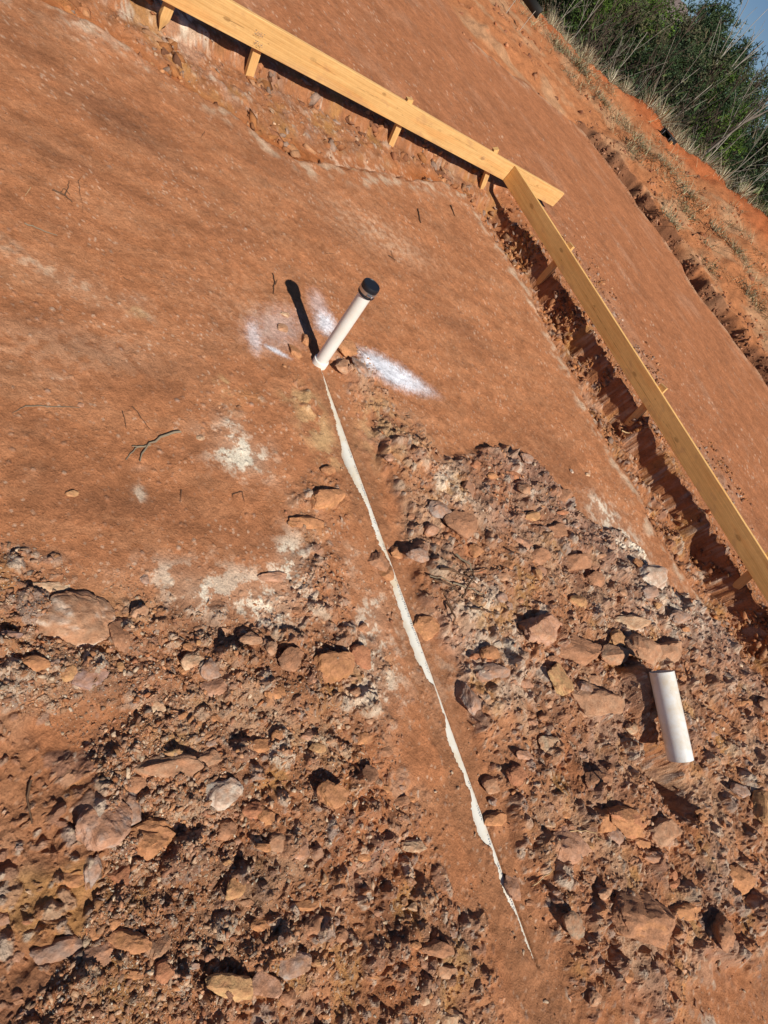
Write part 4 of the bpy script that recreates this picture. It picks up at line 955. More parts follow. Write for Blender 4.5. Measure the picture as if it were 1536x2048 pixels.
clods('clods', x[k], y[k], z[k], (.014+.06*rs.rand(n)**2.6)[k], CT+[(.44, .30, .22)], 621, 'row of crumbs and clods on the ground behind the shaded board')

# ------------------------------------------------------------------ twigs
M_TWIG, _n, _b = newmat('dead_twig', .85, .1); _b.inputs['Base Color'].default_value = (.13, .075, .045, 1)
M_TWIG2, _n, _b = newmat('gray_twig', .85, .1); _b.inputs['Base Color'].default_value = (.24, .19, .13, 1)
M_STRAW, _n, _b = newmat('straw_stem', .8, .1); _b.inputs['Base Color'].default_value = (.55, .38, .20, 1)
def twig(name, strokes, rad, mat, label, cat='twig', group=None, lift=.006, arch=0., seed=1):
    """strokes: photo polylines laid on the ground"""
    rs = np.random.RandomState(seed); paths, radii = [], []; org = None
    for k, st in enumerate(strokes):
        P = [G(a, b)[:2] for a, b in st]; P = np.array(P); L = np.r_[0, np.cumsum(np.linalg.norm(np.diff(P, axis=0), axis=1))]
        t = np.linspace(0, L[-1], 9); X = np.interp(t, L, P[:, 0]); Y = np.interp(t, L, P[:, 1])
        X = X+rs.normal(size=9)*L[-1]*.012; Y = Y+rs.normal(size=9)*L[-1]*.012
        Z = HT(X, Y)+lift*(.6+.6*rs.rand())+arch*np.sin(np.pi*t/L[-1])
        Z = np.maximum(Z, (Z.mean()+Z)/2)
        paths.append(np.column_stack([X, Y, Z])); r0 = rad*(1 if k == 0 else .62); radii.append(np.linspace(r0, r0*.45, 9))
    org = paths[0][0].copy(); V, F = tubes(paths, radii, 6)
    o = link(name, mesh_np(name, V-org, F, mat, None, True), None, org.tolist()); return tag(o, label, cat, group)
twig('branch', [[(357, 866), (322, 878), (298, 893), (284, 905), (278, 927)], [(298, 893), (270, 900), (250, 923)], [(290, 898), (262, 897)]], .0058, M_TWIG2, 'forked dead branch lying on the smooth pad at left', 'branch')
twig('twig', [[(264, 818), (300, 866)]], .0018, M_TWIG, 'thin straight twig just above the forked branch', seed=2)
twig('twig', [[(243, 825), (252, 862)]], .0015, M_TWIG, 'thinnest twig left of the one above the forked branch', seed=3)
twig('twig', [[(545, 548), (549, 566), (546, 590)], [(550, 570), (554, 560)]], .0030, M_TWIG, 'short dark forked twig left of the riser shadow tip', seed=4)
twig('twig', [[(834, 420), (839, 448)]], .0065, M_TWIG, 'stubby dark twig on the pad, left of a similar one', seed=5)
twig('twig', [[(900, 412), (908, 433)]], .0060, M_TWIG, 'stubby dark twig nearest the corner of the boards', seed=6)
twig('twig', [[(104, 381), (130, 393), (144, 406)], [(130, 393), (139, 366)], [(118, 388), (128, 378), (140, 392)]], .0042, M_TWIG, 'forked twig alone at upper left of the pad', seed=7)
twig('twig', [[(48, 449), (80, 462), (114, 473)]], .0030, M_TWIG2, 'long thin twig near the left edge by the pale streak', seed=8)
twig('twig', [[(50, 818), (90, 819), (160, 821)], [(50, 818), (24, 833)]], .0018, M_TWIG2, 'long hair-thin twig near the left edge at mid height', seed=9)
twig('twig', [[(156, 364), (163, 356)], [(156, 364), (165, 428)]], .0012, M_TWIG, 'hair-thin stem below the forked twig at upper left', seed=10)
twig('twig', [[(462, 992), (482, 988), (485, 1008)], [(462, 992), (462, 1000)]], .0022, M_TWIG, 'bent dark twig left of the orange flagstone', seed=11)
twig('twig', [[(360, 985), (357, 1010)]], .0016, M_TWIG, 'short thin twig in the middle of the left ground', seed=12)
twig('stick', [[(372, 152), (386, 164), (399, 176)]], .0075, M_TWIG, 'short dark stick by the trench of the sunlit board', 'stick', seed=13)
twig('twig', [[(58, 1562), (52, 1600), (60, 1650)]], .0035, M_TWIG, 'curved brown twig at lower left', seed=14)
twig('twig', [[(1052, 1770), (1080, 1742)]], .0026, M_STRAW, 'pale straight twig right of the lower end of the pipe', seed=15)
twig('twig', [[(1110, 1665), (1145, 1663), (1172, 1682)]], .0022, M_STRAW, 'pale curved twig on the pink flagstone', seed=16)
PILE = [((838, 1165), (915, 1190)), ((845, 1172), (905, 1205)), ((850, 1155), (920, 1175)), ((870, 1200), (930, 1170)), ((880, 1180), (940, 1200)), ((900, 1210), (925, 1150)), ((860, 1190), (888, 1235)), ((905, 1160), (955, 1150)), ((890, 1120), (925, 1160)), ((895, 1145), (935, 1185)), ((915, 1230), (975, 1240)), ((870, 1215), (888, 1260))]
PL = ['long twig pointing down right at the left of the twig heap', 'dark twig crossing the middle of the twig heap', 'uppermost long twig of the twig heap', 'twig rising to the right across the twig heap', 'twig at the right side of the heap', 'steep twig standing across the right of the heap', 'twig hanging down from the middle of the heap', 'twig reaching furthest right and up from the heap', 'twig sticking up above the twig heap', 'short twig right of centre in the twig heap', 'flat twig lying below right of the heap', 'lowest twig, trailing down from the heap']
for i, (a, b) in enumerate(PILE):
    twig('twig', [[a, b]], .0030+.0018*(i % 3), M_TWIG if i % 4 else M_TWIG2, PL[i], group='twigs in the small heap', arch=.012*(i % 3), lift=.012, seed=30+i)
for i, (a, b, lab) in enumerate([((1100, 838), (1113, 855), 'short wood splinter under the third stake'), ((1300-10, 848), (1280, 838), 'straw stem beside the middle stake of the shaded board'), ((760, 385), (800, 470), 'thin reed on the pad left of the corner')][:0]):
    twig('twig', [[a, b]], .003, M_STRAW, lab, seed=60+i)
twig('splinter', [[(1277, 840), (1300, 860)]], .0075, M_STRAW, 'pale wood splinter lying in the trench beside the middle stake', 'splinter', seed=61, lift=.02)
twig('twig', [[(700, 340), (712, 330), (730, 344)]], .0030, M_STRAW, 'pale grass stem in the trench under the sunlit board', seed=62)
twig('twig', [[(775, 515), (790, 525)], [(779, 505), (787, 528)]], .0030, M_TWIG, 'small crossed twig behind the cap of the riser', seed=63)
rs = np.random.RandomState(5)
STR = ['the one nearest the top left', 'by a damp streak', 'short and nearly level', 'a little longer than its neighbours', 'close to the sunlit board', 'midway to the left edge', 'above the pale streak', 'near the forked twig', 'right of the cap', 'in the middle of the open pad', 'beside a pale grain', 'pointing at the corner', 'left of the paint', 'lowest of them all']
for i in range(10):
    px, py = rs.uniform(60, 900), rs.uniform(120, 620); a = rs.rand()*3.14; l = 10+18*rs.rand()
    if abs(px-680) < 120 and abs(py-640) < 130: continue
    g0 = G(px, py); zz, cc = terrain(np.array([g0[0]]), np.array([g0[1]]))
    if PQ(g0)[1] > 4.2 or PQ(g0)[0] < -3.2: continue
    twig('straw_bit', [[(px, py), (px+l*math.cos(a), py+l*math.sin(a)*.7)]], .0014, M_STRAW if i % 2 else M_TWIG, 'tiny %s straw bit on the smooth pad, %s' % ('pale' if i % 2 else 'dark', STR[i % len(STR)]), 'straw', group='straw bits on the pad', seed=80+i)


# ------------------------------------------------------------------ dry grass, brush, trees, far hill
def ribbons(x, y, z, h, lean_a, lean, wdt, col, seg_n=2, droop=.5):
    """blades: flat tapering ribbons"""
    n = len(x); L = np.linspace(0, 1, seg_n+1); Vs = []; face_a = lean_a+np.pi/2
    wx, wy = np.cos(face_a), np.sin(face_a)
    for t in L:
        k = lean*(t+droop*t*t); cx = x+np.cos(lean_a)*h*k; cy = y+np.sin(lean_a)*h*k; cz = z+h*t*(1-.35*droop*lean*t)
        ww = wdt*(1-.85*t)/2
        Vs.append(np.stack([np.stack([cx-wx*ww, cy-wy*ww, cz], -1), np.stack([cx+wx*ww, cy+wy*ww, cz], -1)], 1))
    V = np.stack(Vs, 1).reshape(-1, 3); per = 2*(seg_n+1)
    f = np.array([[2*i, 2*i+1, 2*i+3, 2*i+2] for i in range(seg_n)])
    F = (f[None]+(np.arange(n)*per)[:, None, None]).reshape(-1, 4)
    return V, F, np.repeat(col, per, 0)
def crest_pts(n, seed, lo=0, hi=1):
    rs = np.random.RandomState(seed); u_ = rs.uniform(lo, hi, n)*(len(CRP)-1)
    i = np.arange(len(CRP)); return np.interp(u_, i, CRP), np.interp(u_, i, CRQ), rs
def toxy(p, q): return p*E2[0]+q*E1[0], p*E2[1]+q*E1[1]
# straw along the crest
p, q, rs = crest_pts(22000, 41); q = q+rs.normal(size=len(p))*.28+.22+rs.rand(len(p))**2*1.6
x, y = toxy(p, q); cl = fbm(x, y, .9, 3, 601); k = cl+rs.rand(len(x))*.9 > .25; x, y, cl = x[k], y[k], cl[k]; n = len(x); rs = np.random.RandomState(42)
z, _ = terrain(x, y, False)
h = (.10+.28*rs.rand(n)**1.6)*(1+.8*np.clip(cl, -.4, .9)); col = np.array([(.50, .41, .26), (.40, .33, .20), (.28, .23, .14), (.56, .48, .33)])[rs.randint(0, 4, n)]*(.6+.6*rs.rand(n))[:, None]
V, F, C = ribbons(x, y, z-.02, h, rs.rand(n)*6.283, .2+.9*rs.rand(n), .008+.008*rs.rand(n), col, 3)
tag(link('dry_grass', mesh_np('dry_grass', V, F, M_PLANT, C)), 'pale dry grass fringe along the crest of the far bank', 'grass', kind='stuff')
# sparse matted straw on the bank between ditch and crest
rs = np.random.RandomState(43); n = 26000; p = rs.uniform(-17, 3, n); cq = np.interp(p, CRP, CRQ); q = 13.4+(cq-13.4)*rs.rand(n)**1.0
x, y = toxy(p, q); m1 = fbm(x, y, .8, 4, 602); rise = (q-13.4)/(cq-13.4)
k = (m1+.35*rs.rand(n)-.9*sstep(.45, .75, rise)*1.0+.1*(p < -8) > .30); x, y = x[k], y[k]; n = len(x); z, _ = terrain(x, y, False)
col = np.array([(.52, .42, .25), (.34, .27, .16), (.25, .20, .12), (.60, .48, .28), (.22, .22, .12)])[rs.randint(0, 5, n)]*(.6+.6*rs.rand(n))[:, None]
V, F, C = ribbons(x, y, z-.01, .05+.20*rs.rand(n)**2, rs.rand(n)*6.283, .8+2.2*rs.rand(n), .007+.007*rs.rand(n), col, 2, .2)
tag(link('matted_straw', mesh_np('matted_straw', V, F, M_PLANT, C)), 'sparse straw and withered tufts on the red bank beyond the ditch', 'straw', kind='stuff')

# countable tall tufts on the crest
def tuft_mesh(seed):
    rs = np.random.RandomState(seed); n = 90; a = rs.rand(n)*6.283; r = .10*rs.rand(n)
    col = np.array([(.66, .57, .38), (.56, .47, .30), (.72, .64, .46)])[rs.randint(0, 3, n)]*(.7+.4*rs.rand(n))[:, None]
    V, F, C = ribbons(r*np.cos(a), r*np.sin(a), a*0-.03, .22+.34*rs.rand(n), a, .12+.75*rs.rand(n), .010+.008*rs.rand(n), col, 4, .7)
    return mesh_np('grass_tuft', V, F, M_PLANT, C)
TM = [tuft_mesh(700+i) for i in range(4)]
rs = np.random.RandomState(44)
for i, (px, py, sc, lab) in enumerate([(1100, 62, 1., 'pale grass tuft on the crest below the dark yard sign'), (1130, 88, .9, 'pale grass tuft on the crest right of the yard sign'), (1165, 128, 1., 'pale grass tuft where the crest meets a white sapling'), (1215, 175, 1., 'pale grass tuft halfway along the crest'), (1240, 196, .8, 'low grass tuft beside the rust-coloured hump'),
      (1300, 215, 1.25, 'big bent grass clump on the rust-coloured hump'), (1325, 238, 1.2, 'grass clump directly above the black box'), (1375, 275, 1.1, 'tall grass clump right of the black box'), (1395, 290, 1.3, 'tallest yellowish grass clump on the crest'), (1420, 320, 1.2, 'tall grass clump at the foot of the thick grey trunk'), (1455, 350, 1., 'grass clump on the crest right of the thick grey trunk'), (1490, 385, 1., 'rightmost large grass clump on the crest')]):
    k = np.argmin([abs(a-px) for a, b, c in CR]); cqv = float(np.interp(px, [a for a, b, c in CR], CRQ))+.1
    w = onplane(px, py, 'q', cqv); zt = float(terrain(np.array([w[0]]), np.array([w[1]]), False)[0][0])
    o = link('grass_tuft', TM[i % 4], None, (float(w[0]), float(w[1]), zt)); o.scale = (sc, sc, sc); o.rotation_euler = (0, 0, rs.rand()*6)
    tag(o, lab, 'grass tuft', 'tall grass tufts on the crest')

# trees
def branch_paths(rs, base, d, L, r, depth, out, spread=.5, nsub=4):
    n = 7; P = [np.array(base, float)]; dd = np.array(d, float)
    for i in range(n-1):
        dd = dd+rs.normal(size=3)*.06; dd[2] += .02; dd /= np.linalg.norm(dd); P.append(P[-1]+dd*L/(n-1))
    out.append((np.array(P), np.linspace(r, r*.35, n), depth))
    if depth > 0:
        for k in range(nsub+rs.randint(0, 3)):
            t = .25+.72*rs.rand(); i = min(int(t*(n-1)), n-2); b = P[i]+(P[i+1]-P[i])*(t*(n-1)-i)
            a = rs.rand()*6.283; s = np.array([math.cos(a), math.sin(a), 0])*spread*(.6+.7*rs.rand())+dd*.9; s /= np.linalg.norm(s)
            branch_paths(rs, b, s, L*(.30+.32*rs.rand())*(1.15-t*.5), r*.42, depth-1, out, spread, max(2, nsub-1))
def coltube(paths, radii, n, c, rs):
    V, F = tubes(paths, radii, n); C = np.tile(np.array(c), (len(V), 1))*(1+.3*fbm(V[:, 2]*2, V[:, 0]*5+V[:, 1]*5, .5, 3, rs.randint(99)))[:, None]
    return V, F, np.clip(C, .01, .9)
def bare_tree(seed, H, r, tone, depth=2, nsub=7):
    rs = np.random.RandomState(seed); out = []; branch_paths(rs, (0, 0, -.3), (rs.normal()*.05, rs.normal()*.05, 1), H, r, depth, out, .55, nsub)
    tr = [(a, b) for a, b, d in out if d == depth]; cr = [(a, b) for a, b, d in out if d < depth]
    V, F, C = coltube([a for a, b in tr], [np.maximum(b, .008) for a, b in tr], 7, tone, rs); m1 = mesh_np('trunk', V, F, M_PLANT, C, True)
    V, F, C = coltube([a for a, b in cr], [np.maximum(b, .005) for a, b in cr], 4, np.array(tone)*.85, rs); m2 = mesh_np('crown', V, F, M_PLANT, C, True)
    return m1, m2
def pine(seed, H, W, greens, zlow=.12, dens=1.):
    rs = np.random.RandomState(seed); paths, radii = [], []
    tp = np.column_stack([np.cumsum(rs.normal(size=8)*.05), np.cumsum(rs.normal(size=8)*.05), np.linspace(-.3, H*.97, 8)]); V, F, C = coltube([tp], [np.linspace(.11, .02, 8)], 7, (.13, .09, .065), rs)
    mt = mesh_np('trunk', V, F, M_PLANT, C, True)
    cx, cy, cz, cc = [], [], [], []
    nb = int(46*dens)
    for k in range(nb):
        t = zlow+(1-zlow)*rs.rand()**.85; a = rs.rand()*6.283; L = W*(1.05-t)**.7*(.55+.6*rs.rand()); z0 = H*t; up_ = .15+.5*t
        m = 8; s = np.linspace(0, 1, m); bx = np.interp(z0, tp[:, 2], tp[:, 0])+np.cos(a)*L*s; by = np.interp(z0, tp[:, 2], tp[:, 1])+np.sin(a)*L*s; bz = z0+L*s*up_+.1*np.sin(s*3)
        paths.append(np.column_stack([bx, by, bz])); radii.append(np.linspace(.022, .006, m)*(1+L*.3))
        nn = int(L*46); ss = .25+.75*rs.rand(nn)**.7; sp = .16+.10*L
        cx.append(np.interp(ss, s, bx)+rs.normal(size=nn)*sp); cy.append(np.interp(ss, s, by)+rs.normal(size=nn)*sp); cz.append(np.interp(ss, s, bz)+rs.normal(size=nn)*sp*.6)
        tone = np.array(greens[rs.randint(0, len(greens))]); cc.append(np.tile(tone*(.7+.6*rs.rand()), (nn, 1)))
    V1, F1, C1 = coltube(paths, radii, 4, (.12, .085, .06), rs)
    cx, cy, cz, cc = map(np.concatenate, (cx, cy, cz, cc)); n = len(cx); q = 5          # needle sprays
    idx = np.repeat(np.arange(n), q); a = rs.rand(n*q)*6.283; e = rs.rand(n*q)*2.2-.7; l = .07+.09*rs.rand(n*q)
    dx = np.stack([np.cos(a)*np.cos(e), np.sin(a)*np.cos(e), np.sin(e)], -1); b = np.stack([cx, cy, cz], -1)[idx]; pr = np.cross(dx, rs.normal(size=(n*q, 3))); pr /= np.linalg.norm(pr, axis=1)[:, None]+1e-9
    w = (.009+.010*rs.rand(n*q))[:, None]
    V2 = np.stack([b-pr*w, b+pr*w, b+dx*l[:, None]+pr*w*.4, b+dx*l[:, None]-pr*w*.4], 1).reshape(-1, 3); F2 = np.arange(n*q*4).reshape(-1, 4)
    C2 = np.repeat(np.clip(cc[idx]*(.75+.5*rs.rand(n*q))[:, None], .01, .9), 4, 0)
    mc = mesh_np('crown', np.vstack([V1, V2]), np.vstack([F1, F2+len(V1)]), M_PLANT, np.vstack([C1, C2]))
    return mt, mc
BR = [(.085, .15, .024), (.115, .19, .028), (.07, .12, .028)]; DK = [(.040, .070, .030), (.055, .085, .035), (.035, .055, .028)]; MD = [(.075, .115, .045), (.06, .10, .05), (.09, .12, .06)]; OL = [(.13, .12, .06), (.11, .11, .06), (.09, .10, .05)]
PINES = {'bright': [pine(801, 6.0, 1.9, BR), pine(802, 5.2, 1.7, BR, .05)], 'dark': [pine(803, 6.6, 1.8, DK, .15), pine(804, 5.6, 2.0, DK+MD, .05)], 'mid': [pine(805, 6.0, 1.9, MD, .08), pine(806, 5.0, 1.6, MD+OL, .05)], 'olive': [pine(807, 4.6, 1.7, OL+MD, .02)]}
BARE = [bare_tree(821, 5.5, .045, (.38, .34, .28), 2, 4), bare_tree(822, 4.6, .028, (.42, .37, .30), 2, 4), bare_tree(823, 6.2, .085, (.26, .22, .18), 1, 5), bare_tree(824, 4.0, .020, (.42, .37, .30), 1, 4), bare_tree(825, 3.4, .022, (.12, .085, .065), 2, 8)]
def plant_tree(name, meshes, x, y, z, sc, rz, tilt, label, cat, group):
    o = empty(name, (x, y, z)); o.rotation_euler = (tilt*math.cos(rz*3), tilt*math.sin(rz*3), rz); o.scale = (sc, sc, sc)
    tag(o, label, cat, group)
    for nm, me in zip(('trunk', 'crown'), meshes): link(nm, me, o)
    return o
def level_px(s, t):                                            # photo pixel from along-horizon and across-horizon coordinates
    return 768+s*.6240+t*.781, 1024+s*.7810-t*.624
def at_q(px, py, q):
    w = onplane(px, py, 'q', q); return w, float(terrain(np.array([w[0]]), np.array([w[1]]), False)[0][0])
# (s along the skyline, wanted top level t, depth q, kind, label)
TREES = [
 (-640, 1180, 27, 'mid', 'green pine at the very top left of the wood'), (-600, 1150, 31, 'dark', 'dark pine behind the yard sign'), (-570, 1170, 26, 'olive', 'olive bushy pine nearest the yard sign'), (-545, 1120, 29, 'mid', 'mid-green pine left of the bright ones'),
 (-520, 1085, 33, 'dark', 'dark pine left of the gap with the far hill'), (-500, 1075, 26, 'bright', 'bright green pine left of the gap'), (-470, 1085, 28, 'bright', 'bright green pine at the left foot of the gap'), (-440, 1078, 25, 'bright', 'bright green young pine right under the gap'),
 (-452, 1088, 34, 'mid', 'mid-green pine in the gap below the far hill'), (-415, 1095, 30, 'bright', 'bright green pine right under the tall dark pine'), (-400, 1140, 36, 'dark', 'dark pine behind the tallest pine'), (-377, 1182, 38, 'dark', 'tallest dark pine, beside the hill gap, against the sky'), (-362, 1165, 34, 'mid', 'second tallest pine on the skyline'),
 (-345, 1150, 32, 'dark', 'dark pine on the skyline with a notch left of it'), (-322, 1162, 38, 'mid', 'grey-green pine on the skyline'), (-300, 1150, 33, 'dark', 'dark pine on the skyline above the olive one'), (-285, 1158, 40, 'mid', 'distant pine on the skyline at centre'), (-262, 1152, 35, 'dark', 'round dark pine on the skyline'), (-240, 1150, 39, 'dark', 'pine on the skyline near the right edge'), (-215, 1150, 34, 'mid', 'pine at the right edge of the skyline'),
 (-330, 1085, 27, 'mid', 'mid-green pine in the middle of the wood'), (-372, 1105, 28, 'olive', 'olive pine in the middle of the wood'), (-285, 1100, 26, 'olive', 'olive pine between the bare saplings'), (-250, 1110, 27, 'bright', 'bright green pine at right in the wood'), (-265, 1060, 24.5, 'dark', 'dark low pine at right near the crest'), (-225, 1090, 26, 'dark', 'dark pine beside the thick grey trunk'), (-190, 1130, 30, 'mid', 'pine at the right edge behind the thick trunk'), (-170, 1080, 25, 'bright', 'green pine low at the right edge'), (-130, 1110, 28, 'dark', 'dark pine low at the right edge'), (-90, 1120, 30, 'mid', 'mid-green pine beyond the right edge of the grass'),
 (-690, 1180, 29, 'dark', 'dark pine beyond the top edge'), (-420, 1050, 24, 'olive', 'small olive pine low behind the crest'), (-480, 1040, 23.5, 'olive', 'small olive pine behind the white saplings'), (-350, 1040, 23.5, 'dark', 'small dark pine low behind the crest'), (-560, 1060, 23.5, 'bright', 'small bright pine low behind the crest at left'),
]
ZTOP = {}
for g_ in PINES.values():
    for a_, b_ in g_:
        zz_ = np.empty(len(b_.vertices)*3, np.float32); b_.vertices.foreach_get('co', zz_); ZTOP[b_.name] = float(np.percentile(zz_[2::3], 99.6))
rs = np.random.RandomState(90)
for i, (s, t, q, kind, lab) in enumerate(TREES):
    px, py = level_px(s, t); w, zg = at_q(px, py, q); top = w[2]
    ms = PINES[kind][i % len(PINES[kind])]; zmax = ZTOP[ms[1].name]
    sc = (top-zg)/zmax
    plant_tree('pine_tree', ms, float(w[0]), float(w[1]), zg, sc, rs.rand()*6.28, .03, lab, 'pine tree', 'pines in the wood beyond the bank')
# back rows
rs = np.random.RandomState(92); ORD = ['first', 'second', 'third', 'fourth', 'fifth', 'sixth', 'seventh', 'eighth', 'ninth', 'tenth', 'eleventh', 'twelfth', 'thirteenth', 'fourteenth']
for i in range(14):
    s = -650+i*48+rs.uniform(-12, 12); t = 1075 if -470 < s < -400 else (1150 if s < -340 else 1142)+rs.uniform(-14, 10); kind = ['dark', 'mid', 'dark', 'olive'][i % 4]
    px, py = level_px(s, t); w, zg = at_q(px, py, 44+rs.rand()*3); ms = PINES[kind][i % len(PINES[kind])]
    plant_tree('pine_tree', ms, float(w[0]), float(w[1]), zg, (w[2]-zg)/ZTOP[ms[1].name], rs.rand()*6, .03, 'far pine in the hindmost row of the wood, %s from the left' % ORD[i], 'pine tree', 'pines in the wood beyond the bank')
for i in range(9):
    s = -235+i*38+rs.uniform(-10, 10); t = 1075+rs.uniform(-30, 25); kind = ['dark', 'mid', 'bright', 'dark', 'olive'][i % 5]
    px, py = level_px(s, t); w, zg = at_q(px, py, 27+rs.rand()*4); ms = PINES[kind][(i+1) % len(PINES[kind])]
    plant_tree('pine_tree', ms, float(w[0]), float(w[1]), zg, (w[2]-zg)/ZTOP[ms[1].name]*1., rs.rand()*6, .03, 'low pine behind the trunks at the right edge, %s from the left' % ORD[i], 'pine tree', 'pines in the wood beyond the bank')
# bare trunks: base pixel, top pixel, depth beyond the crest
BT = [((1118, 52), (1155, -6), 1.2, 1, 'white leafless sapling right of the yard sign'), ((1146, 84), (1212, 2), 1.6, 0, 'white leafless tree with a forked top left of centre'), ((1212, 133), (1252, 78), 2.2, 1, 'pale leafless sapling branching low over the crest'), ((1225, 124), (1290, 58), 3, 3, 'thin pale sapling right of the low branching one'),
      ((1276, 196), (1308, 160), 1.4, 3, 'short pale stick-like sapling behind the hump'), ((1335, 200), (1392, 128), 3.5, 3, 'long thin sapling leaning over the dark thicket'), ((1342, 206), (1402, 140), 4, 3, 'thin sapling just right of the long thin one'), ((1424, 300), (1545, 190), 3.0, 2, 'thick grey trunk leaning up to the right edge'), ((1449, 312), (1540, 224), 3.4, 0, 'slim grey trunk next to the thick one'), ((1480, 332), (1550, 278), 3.2, 1, 'slim grey trunk lowest at the right edge'), ((1500, 345), (1560, 300), 4.2, 3, 'thin stem at the right edge below the trunks'),
      ((1488, 130), (1512, 66), 10, 3, 'bare twiggy tree rising above the skyline at right'), ((1478, 140), (1530, 96), 9, 0, 'bare grey tree at the right end of the skyline'), ((1245, 118), (1262, 60), 5, 4, 'brown leafless shrub tree in the middle thicket'), ((1310, 180), (1345, 120), 5, 4, 'brown leafless shrub tree above the grass clump'), ((1380, 240), (1420, 190), 4, 4, 'brown leafless shrub tree in the dark thicket'), ((1170, 90), (1200, 40), 4, 4, 'brown leafless shrub tree behind the left saplings'), ((1195, 120), (1228, 70), 3.4, 4, 'brown leafless shrub tree left of the low branching sapling'), ((1430, 280), (1470, 225), 5, 4, 'brown leafless shrub tree behind the thick trunk'), ((1350, 215), (1372, 180), 3, 4, 'small brown leafless shrub behind the grass clumps')]
for i, (b, tp, dq, k, lab) in enumerate(BT):
    cqv = float(np.interp(b[0], [a for a, _b, c in CR], CRQ))+dq
    w, zg = at_q(b[0], b[1], cqv); tpw = onplane(tp[0], tp[1], 'q', cqv); ms = BARE[k]; hm = max(v.co.z for v in ms[0].vertices)
    sc = max((tpw[2]-zg)/hm, .3)
    plant_tree('bare_tree', ms, float((w[0]+tpw[0])/2), float((w[1]+tpw[1])/2), zg, sc, i*1.7, .02, lab, 'bare tree', 'leafless trees beyond the bank')
# brown brush and thicket
rs = np.random.RandomState(91); n = 14000; p = rs.uniform(-27, 9, n); cq = np.interp(p, CRP, CRQ); q = cq+2.2+rs.rand(n)**1.1*14
x, y = toxy(p, q); z, _ = terrain(x, y, False)
col = np.array([(.10, .07, .055), (.13, .10, .075), (.07, .05, .04), (.19, .15, .11), (.06, .075, .03)])[rs.randint(0, 5, n)]*(.6+.7*rs.rand(n))[:, None]
V, F, C = ribbons(x, y, z-.1, (.6+1.5*rs.rand(n)**1.6)*(1+.4*fbm(x, y, 3, 2, 620)), rs.rand(n)*6.283, .05+.35*rs.rand(n), .014+.014*rs.rand(n), col, 4, .4)
tag(link('brush', mesh_np('brush', V, F, M_PLANT, C)), 'tangled brown leafless brush under the trees beyond the bank', 'brush', kind='stuff')
# low leafy undergrowth sprays
n = 30000; p = rs.uniform(-27, 9, n); cq = np.interp(p, CRP, CRQ); q = cq+2.5+rs.rand(n)*14; x, y = toxy(p, q); z, _ = terrain(x, y, False); hh = 2.3*rs.rand(n)**1.2*(1+.5*fbm(x, y, 2.5, 2, 621))
col = np.array([(.08, .11, .035), (.10, .075, .05), (.05, .08, .03), (.12, .09, .06)])[rs.randint(0, 4, n)]*(.6+.7*rs.rand(n))[:, None]
V, F, C = ribbons(x, y, z+hh, .15+.25*rs.rand(n), rs.rand(n)*6.283, .4+1.2*rs.rand(n), .03+.05*rs.rand(n), col, 2, .4)
tag(link('undergrowth', mesh_np('undergrowth', V, F, M_PLANT, C)), 'dark green and brown undergrowth between the tree trunks', 'undergrowth', kind='stuff')

# far wooded hill seen through the gap
pp = np.linspace(-260, 120, 260); qq = np.linspace(110, 300, 90); PP, QQ = np.meshgrid(pp, qq, indexing='ij'); x, y = toxy(PP.ravel(), QQ.ravel())
azp = level_px(-425, 1120); wv = onplane(azp[0], azp[1], 'q', 200.); pc, _q = PQ(wv)
ridge_h = (wv[2]+4)*np.exp(-((PP.ravel()-pc+35)/62)**2)*np.exp(-((QQ.ravel()-210)/60)**2)
z = ridge_h+fbm(x, y, 9, 4, 640)*1.6*np.clip(ridge_h/6, 0, 1)-3
col = np.tile((.17, .135, .125), (len(x), 1))*(1+.35*fbm(x, y, 6, 4, 641))[:, None]; i = np.arange(259)[:, None]*90; j = np.arange(89)[None]
F = np.stack([i+j, i+90+j, i+91+j, i+1+j], -1).reshape(-1, 4)
tag(link('hill', mesh_np('hill', np.column_stack([x, y, z]), F, M_PLANT, np.clip(col, .02, .9), True)), kind='structure')

# yard sign's back, backlit dark painted into its colour, on two wire stakes
M_DARK, _n, _b = newmat('dark_plastic_and_backlit_sign', .55, .3); _b.inputs['Base Color'].default_value = (.018, .018, .016, 1)
M_WIRE, _n, _b = newmat('wire', .5, .4); _b.inputs['Base Color'].default_value = (.50, .44, .36, 1)
QS = 12.0
wa, wb = onplane(1022, -14, 'q', QS), onplane(1072, 26, 'q', QS)
sg = empty('yard_sign', wb.tolist()); tag(sg, 'dark yard sign on two thin wire stakes at the top edge of the picture', 'sign')
def slab(name, o, ex, ez, ey, w, h, t, mat, parent, org):
    c = np.array([[0, 0, 0], [w, 0, 0], [w, 0, h], [0, 0, h], [0, t, 0], [w, t, 0], [w, t, h], [0, t, h]], float)
    V = o+c[:, :1]*ex+c[:, 1:2]*ey+c[:, 2:3]*ez; F = np.array([(0, 1, 2, 3), (7, 6, 5, 4), (0, 4, 5, 1), (1, 5, 6, 2), (2, 6, 7, 3), (3, 7, 4, 0)])
    return link(name, mesh_np(name, V-org, F, mat), parent)
b0 = onplane(1011, -6, 'q', QS); b1 = onplane(1072, 38, 'q', QS); zb = b1[2]; tz = onplane(1082, 22, 'q', QS)[2]; wS = float((b1-b0)@E2v)
slab('sign_panel', np.array([b1[0], b1[1], zb])-E2v*.95, E2v, UP, E1v, .95, max(tz-zb, .2), .006, M_DARK, sg, wb)
